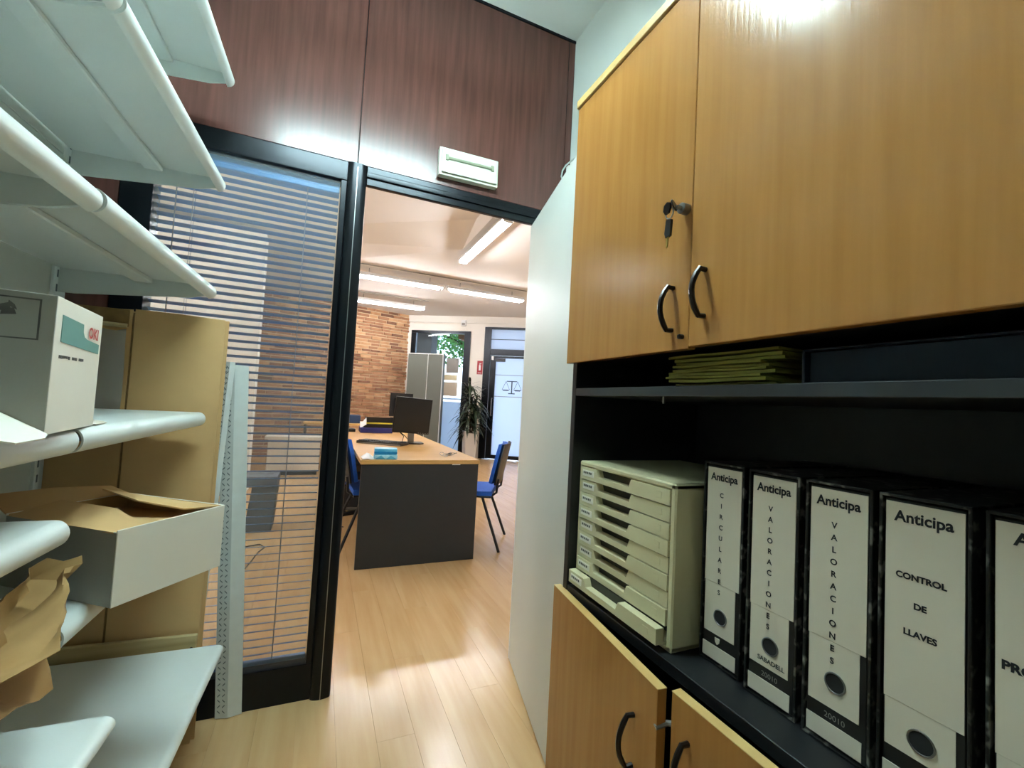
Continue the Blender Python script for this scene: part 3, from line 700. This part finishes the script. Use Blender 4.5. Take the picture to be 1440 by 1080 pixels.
obj('top_flap', BX((-.74, cy-.012, 1.345), (-.57, cy-.006, 1.40), .001), m_carddk, fb)
obj('flap_rim', B().tube([(-.74, cy-.016, 1.352), (-.572, cy-.016, 1.348)], .007, 8), m_batten, fb)
rows = [[Vector((-.73+.16*k/6, cy-.018-.006*math.sin(k*1.3+q*.9), 1.34-.36*q/7+.01*math.sin(k))) for k in range(7)] for q in range(8)]
obj('plastic_film', B().sheet(rows), m_film, label='cloudy plastic film draped over flattened brown carton', cat='plastic film')
bt = thing('wooden_batten', 'pale wooden batten lying across foot of flattened carton', 'batten', (-.52, 1.755, .29))
Mb = Matrix.Translation((-.315, 1.750, .298)) @ Matrix.Rotation(rad(2.0), 4, 'Y')
obj('board', BX((-.42, -.007, 0), (.0, .007, .064), .002, Mb), m_batten, bt)
obj('hole', B().tube([Mb @ Vector((-.012, -.0078, .022)), Mb @ Vector((-.012, -.0065, .022))], .005, 10), m_ink, bt)

# slotted steel angles leaning on the screen
def angle(label, p0, p1, wl, wr, y):
    t = thing('slotted_angle', label, 'steel angle', (p0[0], y, 0))
    def P(z, f, yy): x = p0[0]+(p1[0]-p0[0])*(z-p0[1])/(p1[1]-p0[1]); return (x+f, yy, z)
    z0, z1 = p0[1], p1[1]
    # perforated flange turned left and towards the room, plain flange turned right
    b = B()
    b.prism([(-wl, .0), (0, -.010), (wr, .0), (wr, .002), (0, -.0075), (-wl, .002)], lambda u, v, w_: P(w_, u, y+v), z0, z1)
    pr = obj('profile', b, m_galv, t, ang=10)
    s = B(); zz = z0+.02; k = 0
    while zz < z1-.015:
        for f in (-wl*.72, -wl*.34):
            x0 = f-.004; x1 = f+.004
            def q(x, z_): yy = y-.010*(x+wl)/wl-.0006; return P(z_, x, yy)
            sl = .004 if (k % 2) else -.004
            s.face([q(x0, zz-sl), q(x1, zz+sl), q(x1, zz+.0045+sl), q(x0, zz+.0045-sl)])
        zz += .019; k += 1
    obj('slots', s, m_slot, pr, kind='stuff', smooth=False)
    return t
angle('grey slotted steel angle leaning right, nearest the blind', (-.222, .004), (-.288, 1.255), .040, .042, 1.868)
angle('grey slotted steel angle leaning left, half behind open carton', (-.338, .004), (-.296, 1.262), .017, .014, 1.822)

# ================================================================== OFFICE
dk = thing('office_desk', 'office desk with beech top and charcoal end panel', 'desk', (.71, 4.05, 0))
obj('top', BX((.282, 3.150, .706), (1.137, 4.96, .736), .002), m_desk, dk)
obj('end_panel', BX((.290, 3.158, .001), (1.129, 3.183, .706), .001), m_charcoal, dk)
obj('end_panel', BX((.290, 4.92, .001), (1.129, 4.945, .706), .001), m_charcoal, dk)
obj('modesty_panel', BX((.70, 3.183, .30), (.718, 4.92, .706)), m_charcoal, dk)
obj('top_bracket', BX((.925, 3.152, .7005), (.985, 3.158, .7058)), m_white, dk)
d2k = thing('office_desk', 'second office desk joined behind the first, holding file trays', 'desk', (.75, 5.5, 0))
pts = [(.282, 4.962), (1.137, 4.962), (1.137, 5.75), (1.08, 5.95), (.95, 6.04), (.75, 6.07), (.282, 6.07)]
obj('top', B().prism(pts, lambda u, v, w_: (u, v, w_), .706, .736), m_desk, d2k)
obj('end_panel', BX((.290, 5.0, .001), (.75, 5.025, .706)), m_charcoal, d2k)
obj('end_panel', BX((.290, 6.02, .001), (.75, 6.045, .706)), m_charcoal, d2k)
d3k = thing('office_desk', 'farthest office desk in front of the brick wall', 'desk', (.2, 7.7, 0))
obj('top', BX((-.2, 7.3, .706), (.95, 8.1, .736), .002), m_desk, d3k)
obj('end_panel', BX((-.19, 7.32, .001), (-.165, 8.08, .706)), m_charcoal, d3k)
obj('end_panel', BX((.915, 7.32, .001), (.94, 8.08, .706)), m_charcoal, d3k)

def monitor(label, loc, rz, w_, h_, z0, tilt=0, roll_=0):
    t = thing('monitor', label, 'monitor', loc, rz, world=False)
    Mm = Matrix.Translation((0, 0, z0+h_/2)) @ Matrix.Rotation(rad(roll_), 4, 'Y') @ Matrix.Rotation(rad(tilt), 4, 'X')
    obj('bezel', B().box((-w_/2, 0, -h_/2), (w_/2, .022, h_/2), .004, Mm).box((-w_*.32, .022, -h_*.32), (w_*.32, .055, h_*.3), .012, Mm), m_plastic, t)
    obj('screen', BX((-w_/2+.014, -.0012, -h_/2+.022), (w_/2-.014, .001, h_/2-.014), 0, Mm), m_screen, t)
    bt_ = B()
    for k in range(5): bt_.box((w_*.2+k*.022, -.0022, -h_/2+.008), (w_*.2+k*.022+.010, .0, -h_/2+.013), 0, Mm)
    obj('buttons', bt_, m_steel, t, smooth=False)
    obj('neck', B().box((-.03, .030, .012), (.03, .055, z0+h_*.4), .006), m_steel, t)
    obj('foot', B().prism([(-.12, -.04), (-.08, -.085), (.08, -.085), (.12, -.04), (.11, .09), (-.11, .09)], lambda u, v, w_: (u, v+.03, w_), .0, .012), m_plastic, t)
    return t
monitor('black monitor on silver stand on the front desk', (.835, 4.30, .736), rad(-4), .350, .345, .098, 5, 3.0)
monitor('second black monitor turned away beyond the front desk', (.975, 5.85, .736), rad(190), .30, .30, .20, 0)
kb = thing('keyboard', 'black keyboard with silver edge lying angled on desk', 'keyboard', (.565, 4.25, .736), rad(-37), world=False)
obj('case', BX((-.225, -.08, 0), (.225, .08, .024), .004), m_plastic, kb)
obj('front_edge', BX((-.223, -.083, .002), (.223, -.079, .013), .001), m_steel, kb)
kk = B()
for r in range(5):
    for c in range(18):
        if r == 0 and 4 < c < 9: continue
        kk.box((-.212+c*.0236, -.066+r*.026, .024), (-.212+c*.0236+.019, -.066+r*.026+.021, .032))
obj('keys', kk, mat('key_grey', '303236', .5), kb, kind='stuff', smooth=False)
obj('monitor_cable', B().tube([(.70, 4.32, .744), (.76, 4.35, .752), (.78, 4.40, .80), (.74, 4.42, .84), (.80, 4.44, .80), (.83, 4.42, .76), (.90, 4.50, .742)], .004, 6), m_plastic, label='black cable looping between keyboard and front desk monitor', cat='cable')
# tissue packs
tp = thing('tissue_pack', 'blue packaged tissues at near edge of the desk', 'tissues', (.455, 3.23, .736))
Mt = Matrix.Translation((.455, 3.235, .736)) @ Matrix.Rotation(rad(-6), 4, 'Z')
obj('pack', B().box((-.080, -.05, 0), (.080, .055, .034), .008, Mt).box((-.078, -.035, .034), (.078, .055, .074), .008, Mt), m_cyan, tp)
obj('wrapper_fold', B().prism([(-.076, 0), (-.03, .028), (.0, .0), (.035, .028), (.076, .002), (.076, .030), (-.076, .030)], lambda u, v, w_: tuple(Mt @ Vector((u, w_, v))), -.0515, -.0495), mat('cyan_pale', 'a9def0', .4), tp)
obj('tear_strip', BX((-.078, -.037, .038), (.078, -.0345, .052), 0, Mt), mat('cyan_deep', '1581b4', .4), tp)
rows = [[Vector((.295+.085*k/5, 3.17+.15*q/5, .738+.035*math.sin(math.pi*min(1, k/4.5))*math.sin(math.pi*q/5)+random.uniform(0, .006))) for k in range(6)] for q in range(6)]
obj('paper_tissue', B().sheet(rows, .001), m_tissue, label='white crumpled tissue beside the blue pack on desk', cat='tissue')
bk_ = thing('key_pile', 'small tangle of keys and rings on desk corner', 'keys', (.965, 3.40, .736))
random.seed(11)
for k in range(6):
    cx, cy_ = .965+random.uniform(-.06, .06), 3.40+random.uniform(-.05, .05); rr = random.uniform(.012, .02); a = random.uniform(0, 3)
    obj('ring', B().tube([(cx+rr*math.cos(t), cy_+rr*math.sin(t), .742+.010*math.sin(t+a)+.006) for t in [2*math.pi*i/12 for i in range(13)]], .002, 5), m_steel, bk_)
for k in range(5):
    cx, cy_ = .965+random.uniform(-.05, .05), 3.40+random.uniform(-.04, .04)
    Mk = Matrix.Translation((cx, cy_, .742+k*.003)) @ Matrix.Rotation(random.uniform(0, 6), 4, 'Z')
    obj('key', B().box((-.025, -.003, 0), (.01, .003, .002), 0, Mk).box((.01, -.010, -.001), (.03, .010, .004), .002, Mk), m_handle if k % 2 else mat('tag_brown', '8a6a4a', .5), bk_)
# trays and folders on the second desk
def slab(name, a, b_, mt, label, cat, bev=.002): return obj(name, BX(a, b_, bev), mt, label=label, cat=cat)
slab('document_folder', (.47, 5.52, .737), (.84, 5.80, .80), mat('violet_blue', '2a2f78', .5), 'thick violet blue folder at bottom of the desk stack', 'folder')
slab('document_folder', (.50, 5.53, .801), (.85, 5.80, .842), m_plastic, 'black folder lying on the violet blue folder', 'folder')
slab('document_folder', (.53, 5.54, .843), (.845, 5.80, .862), mat('lime_card', 'd2c640', .6), 'thin yellow folder near top of the desk stack', 'folder')
tr_ = thing('file_tray', 'black letter tray on top of the desk folder stack', 'tray', (.70, 5.66, .863))
obj('tray_base', BX((.535, 5.54, .863), (.85, 5.80, .868)), m_plastic, tr_)
obj('tray_side', B().box((.535, 5.54, .863), (.85, 5.545, .925), .001).box((.535, 5.54, .863), (.54, 5.80, .925), .001).box((.845, 5.54, .863), (.85, 5.80, .925), .001), m_plastic, tr_)
obj('papers', BX((.545, 5.55, .868), (.84, 5.79, .905)), m_label, tr_)
rows = [[Vector((.455+.07*k/4, 5.45+.06*q/3, .80+.02*q+random.uniform(-.012, .012)+.012*k)) for k in range(5)] for q in range(4)]
obj('paper_sheet', B().sheet(rows, .001), m_tissue, label='crumpled white sheets at left of the desk folder stack', cat='paper')
slab('document_folder', (.22, 7.45, .737), (.62, 7.75, .86), mat('slate_blue', '274064', .5), 'dark blue folder pile on the farthest desk', 'folder')
obj('desk_telephone', B().box((.30, 5.60, .737), (.42, 5.80, .775), .01).box((.305, 5.6, .78), (.345, 5.80, .805), .01), m_plastic, label='black telephone at left end of the second desk', cat='telephone')

# stacking chairs
def chair(label, loc, rz, group='blue stacking chairs at the desk'):
    t = thing('stacking_chair', label, 'chair', loc, rz, world=False, group=group)   # faces local +y
    b = B()
    rows = [[Vector((-.225+.45*k/6, -.20+.42*q/6, .455+.012*math.cos((k-3)/3*1.3)-.022*(max(0, q-4)/2)**2+.006*((q-3)/3)**2)) for k in range(7)] for q in range(7)]
    g = B().sheet(rows); bmesh.ops.recalc_face_normals(g.bm, faces=g.bm.faces[:]); bmesh.ops.solidify(g.bm, geom=g.bm.faces[:], thickness=.035)
    obj('seat', g, m_blue, t)
    obj('seat_pan', BX((-.222, -.198, .408), (.222, .21, .425), .008), m_plastic, t)
    def back(off, th, mt, nm, w0, z0, z1):
        rows = []
        for q in range(7):
            z = z0+(z1-z0)*q/6; ww = w0*(.92 if q in (0,) else 1-.22*max(0, (q-3)/3)**2)
            rows.append([Vector((ww*(-1+2*k/6), -.235-.07*(z-.5)/.35+off-.03*(1-((k-3)/3)**2)+.012, z)) for k in range(7)])
        g = B().sheet(rows); bmesh.ops.recalc_face_normals(g.bm, faces=g.bm.faces[:]); bmesh.ops.solidify(g.bm, geom=g.bm.faces[:], thickness=th)
        obj(nm, g, mt, t)
    back(.03, .028, m_blue, 'backrest', .228, .520, .835)
    back(.0, .012, m_plastic, 'back_shell', .232, .512, .842)
    for s in (-1, 1):
        obj('leg', B().tube([(s*.20, -.12, .425), (s*.225, -.20, .22), (s*.245, -.285, .0)], .0115, 10), m_plastic, t)
        obj('leg', B().tube([(s*.20, .13, .425), (s*.215, .16, .22), (s*.235, .205, .0)], .0115, 10), m_plastic, t)
        obj('back_tube', B().tube([(s*.17, -.05, .412), (s*.175, -.19, .415), (s*.178, -.235, .45), (s*.178, -.245, .56)], .010, 8), m_plastic, t)
    obj('cross_tube', B().tube([(-.2, -.12, .41), (.2, -.12, .41)], .010, 8).tube([(-.2, .13, .41), (.2, .13, .41)], .010, 8), m_plastic, t)
    return t
f1 = math.atan2(.88, .47)
chair('blue stacking chair with black legs at right side of desk', (1.235, 3.60, 0), f1)
chair('blue stacking chair with black legs at left side of desk', (.462, 3.73, 0), rad(-86))
# black swivel chair glimpsed behind the left chair
sw = thing('swivel_chair', 'black swivel chair half hidden behind the left chair', 'chair', (.44, 4.38, 0), rad(-92), world=False)
obj('seat', BX((-.23, -.22, .42), (.23, .24, .50), .03), m_plastic, sw)
obj('backrest', BX((-.21, -.29, .56), (.21, -.23, 1.0), .03), m_plastic, sw)
obj('column', B().tube([(0, 0, .1), (0, 0, .43)], .028, 12), m_plastic, sw)
for k in range(5):
    c_, s_ = math.cos(k*1.2566), math.sin(k*1.2566)
    lg = obj('base_leg', B().tube([(0, 0, .10), (.16*c_, .16*s_, .085), (.28*c_, .28*s_, .065)], [.028, .02, .014], 8), m_plastic, sw)
    obj('castor', B().tube([(.28*c_-.012*s_, .28*s_+.012*c_, .029), (.28*c_+.012*s_, .28*s_-.012*c_, .029)], .028, 12), m_plastic, lg)

# grey steel cabinets by the window
for (u0_, u1_, lab) in ((-1.375, -.955, 'tall grey steel cabinet nearest the brick wall'), (-.948, -.645, 'tall grey steel cabinet nearest the potted plant')):
    t = thing('steel_cabinet', lab, 'cabinet', tuple(F((u0_+u1_)/2, -.75, 0)))
    obj('body', FB(B(), (u0_, -.72, .001), (u1_, -.56, 2.10), .003), m_grey, t)
    obj('door', FB(B(), (u0_+.004, -.738, .06), (u1_-.004, -.721, 2.085), .002), m_grey, t)
    obj('edge_trim', FB(FB(B(), (u1_-.003, -.741, .02), (u1_+.004, -.70, 2.10)), (u0_, -.741, 2.088), (u1_, -.70, 2.103)), m_white, t)

# potted plant
pl_ = thing('potted_plant', 'dark spiky dracaena in a tall white pot by street door', 'plant', (2.77, 8.36, 0))
PX, PY2 = 2.77, 8.36
obj('pot', B().prism([(-.095, 0), (.095, 0), (.125, .60), (.112, .60), (.11, .56), (-.11, .56), (-.112, .60), (-.125, .60)], lambda u, v, w_: (PX+u, PY2+w_, v+.001), -.11, .11), m_pot, pl_)
obj('soil', BX((PX-.1, PY2-.1, .54), (PX+.1, PY2+.1, .57)), m_bark, pl_)
random.seed(5)
stems = [((0, 0), (-.05, .02), 1.55), ((.04, .03), (.10, .0), 1.32), ((-.04, .0), (-.10, -.04), .95), ((.02, -.03), (.06, -.05), 1.05)]
for (a_, b_, hz) in stems:
    obj('stem', B().tube([(PX+a_[0], PY2+a_[1], .55), (PX+(a_[0]+b_[0])/2+.02, PY2+a_[1], (hz+.55)/2), (PX+b_[0], PY2+b_[1], hz)], .016, 8), m_bark, pl_)
    for k in range(52):
        an = random.uniform(0, 6.283); el = random.uniform(-.1, 1.4); ln = random.uniform(.24, .44); zb_ = hz-random.uniform(0, .42)
        d_ = Vector((math.cos(an), math.sin(an), 0)); sd = Vector((-d_.y, d_.x, 0)); base = Vector((PX+b_[0]*(.6+.4*zb_/hz), PY2+b_[1], zb_))
        pts = []
        for q in range(5):
            t_ = q/4; p = base+d_*(ln*t_*math.cos(el*.6))+Vector((0, 0, ln*(math.sin(el)*t_-.95*t_*t_*(1.1-.4*el))))
            if p.z < .2: p.z = .2
            pts.append((p,   .026*math.sin(math.pi*min(.98, .18+t_*.82))))
        lb_ = B()
        for q in range(4):
            (p, w1), (p2, w2_) = pts[q], pts[q+1]
            lb_.face([p-sd*w1, p+sd*w1, p2+sd*w2_, p2-sd*w2_])
        bmesh.ops.remove_doubles(lb_.bm, verts=lb_.bm.verts[:], dist=.0003)
        obj('leaf', lb_, m_leaf, pl_)

# sign and detector on the facade
sg = thing('extinguisher_sign', 'small red fire extinguisher sign on wall by street door', 'sign', tuple(F(-.05, 0, 1.9)))
obj('plate', FB(B(), (-.115, -.006, 1.775), (.005, -.0005, 2.065), .001), m_red, sg)
pg = B(); FB(pg, (-.075, -.0085, 1.86), (-.035, -.0065, 1.97)); FB(pg, (-.063, -.0085, 1.97), (-.047, -.0065, 2.0)); FB(pg, (-.065, -.0085, 2.0), (-.025, -.0065, 2.012)); FB(pg, (-.095, -.0085, 1.80), (-.015, -.0065, 1.812))
obj('pictogram', pg, m_white, sg, smooth=False)
dt = thing('motion_detector', 'small white motion detector above the street window', 'detector', tuple(F(-.455, 0, 2.85)))
obj('body', FB(B(), (-.51, -.07, 2.80), (-.40, -.0005, 2.93), .02), m_white, dt)
obj('lens', FB(B(), (-.49, -.078, 2.815), (-.42, -.069, 2.865), .006), m_greypaper, dt)
obj('wall_cable', FB(B(), (-1.6, -.010, 2.845), (-.52, -.0005, 2.853)), m_label, label='thin cable run along facade to the motion detector', cat='cable')

# ceiling luminaires of the office
def luminaire(label, c, ln, along_y, group='linear luminaires of the office'):
    t = thing('ceiling_luminaire', label, 'lamp', c, rad(90) if along_y else 0, world=False, group=group)
    h = ln/2
    obj('body', B().prism([(-.035, .0), (.035, .0), (.062, -.034), (.062, -.052), (.056, -.052), (.04, -.016), (-.04, -.016), (-.056, -.052), (-.062, -.052), (-.062, -.034)], lambda u, v, w_: (w_, u, v+.025), -h-.06, h+.06), m_white, t)
    obj('tube', B().tube([(-h, 0, -.046), (h, 0, -.046)], .017, 10), m_tube, t)
    obj('end_cap', B().box((-h-.062, -.05, -.05), (-h-.045, .05, .026), .003).box((h+.045, -.05, -.05), (h+.062, .05, .026), .003), m_white, t)
    for x in (-h*.75, h*.75):
        obj('hanger', B().tube([(x, 0, .02), (x, 0, CE-c[2]-.002)], .004, 6), m_steel, t)
    return t
luminaire('lit linear luminaire running towards the doorway', (1.535, 4.57, 2.95), 1.34, True)
luminaire('lit linear luminaire left of the pair in line', (.97, 6.6, 2.92), 1.18, False)
luminaire('lit linear luminaire right of the pair in line', (2.33, 6.6, 2.92), 1.18, False)
luminaire('lit linear luminaire farthest back by the brick wall', (1.05, 8.33, 2.92), 1.20, False)
luminaire('added fill luminaire out of view, close to the partition', (-2.2, 3.2, 2.92), 1.18, False)  # unseen lamp added to brighten the office ceiling behind the blind
luminaire('added fill luminaire out of view, deeper in the left of the office', (-2.4, 4.4, 2.92), 1.18, True)  # also added, outside the view, to light the left half of the office
obj('cable_conduit', B().tube([(-.6, 6.42, 3.012), (2.95, 6.42, 3.012)], .008, 8), m_greypaper, label='thin grey conduit along office ceiling by the lamp pair', cat='conduit')
obj('cable_conduit', B().tube([(.2, 8.15, 3.012), (1.75, 8.15, 3.012)], .008, 8), m_greypaper, label='thin grey conduit along office ceiling near brick wall', cat='conduit')

# things seen through the blind
cr = thing('low_cabinet', 'low white cabinet by brick wall seen through the blind', 'cabinet', (-.2, 7.2, 0))
obj('body', BX((-.62, 7.0, .05), (.05, 7.25, .50), .003), m_white, cr)
obj('top', BX((-.66, 6.97, .50), (.08, 7.27, .545), .003), m_cardwhite, cr)
for x in (-.615, -.28): obj('door', BX((x, 6.985, .07), (x+.325, 7.0, .49), .002), m_cardwhite, cr)
obj('plinth', BX((-.6, 7.02, .0), (.03, 7.23, .05)), m_plastic, cr)
sh = thing('paper_shredder', 'grey paper shredder standing on floor behind the blind', 'shredder', (-.40, 4.32, 0))
obj('bin', B().prism([(-.50, 0), (-.30, 0), (-.275, .37), (-.46, .37)], lambda u, v, w_: (u, w_, v+.001), 4.20, 4.45), mat('shredder_grey', '4a5058', .5), sh)
obj('head', BX((-.55, 4.17, .372), (-.275, 4.48, .46), .015), mat('shredder_top', '565c66', .45), sh)
obj('feed_slot', BX((-.50, 4.31, .4595), (-.32, 4.33, .461)), m_ink, sh)
cl = obj('column_office', BX((-2.9, 5.9, 0), (-.70, 6.1, 3.02), .004), m_wallfar, kind='structure')
obj('floor_cable', B().tube([(-.55+.02*k, 3.45+.12*math.sin(k*.45), .005) for k in range(10)]+[(-.33, 3.68, .005), (-.30, 3.78, .005), (-.34, 3.86, .005), (-.48, 3.80, .005)], .004, 6), m_plastic, label='dark cable looped on floor behind the blind', cat='cable')
obj('floor_cable', B().tube([(.22, 3.9, .005), (.16, 4.0, .005), (.10, 3.95, .02), (.05, 4.1, .005), (.15, 4.3, .005), (.27, 4.2, .005)], .004, 6), m_plastic, label='dark cable tangled on floor under the desk', cat='cable')

# ------------------------------------------------------------------ posters on the street window and the street
for (u0_, u1_, z0_, z1_, mt, lab) in ((-.80, -.53, 1.78, 2.10, m_greypaper, 'grey notice stuck high on the street window'), (-.86, -.55, 1.62, 1.74, mat('cream_card', 'efe3bd', .7), 'cream strip notice stuck on the street window'), (-.90, -.53, 1.28, 1.58, m_label, 'white notice stuck low on the street window')):
    obj('window_notice', FB(B(), (u0_, -.004, z0_), (u1_, .008, z1_)), mt, label=lab, cat='notice')
obj('window_film', FB(FB(B(), (-1.515, .0, .125), (-.43, .008, 1.16)), (-1.515, .0, 1.20), (-.43, .008, 1.24)), m_frost, label='frosted film over lower part of the street window', cat='film')
obj('ground_street', FB(B(), (-14, .26, -.2), (14, 22, -.02)), m_street, kind='structure', label='pale paving of the street outside')
aw = thing('awning_soffit', 'brown soffit hanging over street window outside', 'awning', tuple(F(-.6, .9, 2.5)))
obj('board', B().prism([(-.75, 2.62), (.3, 2.44), (.3, 2.70), (-.75, 2.72)], lambda u, v, w_: tuple(F(u, w_, v)), .6, 1.6), mat('soffit_brown', '8a6a50', .8), aw)
pn = obj('shop_pillar', FB(B(), (-1.95, .5, 0), (-1.35, .9, 4)), mat('pillar_grey', '6d6f72', .8), label='grey pillar outside left of the street window', cat='pillar')
te = thing('street_tree', 'green leafy tree outside the street window', 'tree', tuple(F(-1.6, 6.5, 0)))
tc_ = F(-1.6, 6.5, 0)
obj('trunk', B().tube([tc_, tc_+Vector((.1, 0, 1.6)), tc_+Vector((.0, .1, 3.2))], [.16, .13, .09], 10), m_bark, te)
random.seed(21)
lv = B()
for k in range(5):
    a_ = random.uniform(0, 6.28); e_ = tc_+Vector((1.5*math.cos(a_), 1.5*math.sin(a_), random.uniform(3.2, 4.5)))
    obj('branch', B().tube([tc_+Vector((0, 0, 2.4)), (tc_+Vector((0, 0, 2.6))).lerp(e_, .5)+Vector((0, 0, .2)), e_], [.06, .04, .015], 7), m_bark, te)
for k in range(5200):
    d_ = Vector((random.gauss(0, 1), random.gauss(0, 1), random.gauss(0, 1))).normalized()*random.uniform(.35, 1)
    p = tc_+Vector((d_.x*2.6, d_.y*2.0, 3.75+d_.z*1.5)); s1 = Vector((random.uniform(-1, 1), random.uniform(-1, 1), random.uniform(-1, 1))).normalized()*.09
    s2 = s1.cross(Vector((random.uniform(-1, 1), random.uniform(-1, 1), 1))).normalized()*.055
    lv.face([p-s1, p+s2, p+s1, p-s2])
obj('foliage', lv, m_leaf2, te, kind='stuff', smooth=False, fix=False)

# ================================================================== STORE ROOM LAMP
sl = thing('hanging_luminaire', 'twin tube luminaire hanging over the store room', 'lamp', (.14, .93, 2.62))
obj('body', B().prism([(-.05, 0), (.05, 0), (.08, -.03), (.08, -.04), (-.08, -.04), (-.08, -.03)], lambda u, v, w_: (w_, .93+u, 2.66+v), -.32, .60), m_white, sl)
obj('tube', B().tube([(-.30, .90, 2.595), (.58, .90, 2.595)], .013, 12), m_tubenear, sl)
obj('tube', B().tube([(-.30, .96, 2.595), (.58, .96, 2.595)], .013, 12), m_tubenear, sl)
obj('holder', B().box((-.32, .88, 2.57), (-.30, .98, 2.62), .003).box((.58, .88, 2.57), (.60, .98, 2.62), .003), m_white, sl)
for x in (-.2, .46): obj('rod', B().tube([(x, .93, 2.655), (x, .93, CE)], .005, 8), m_steel, sl)
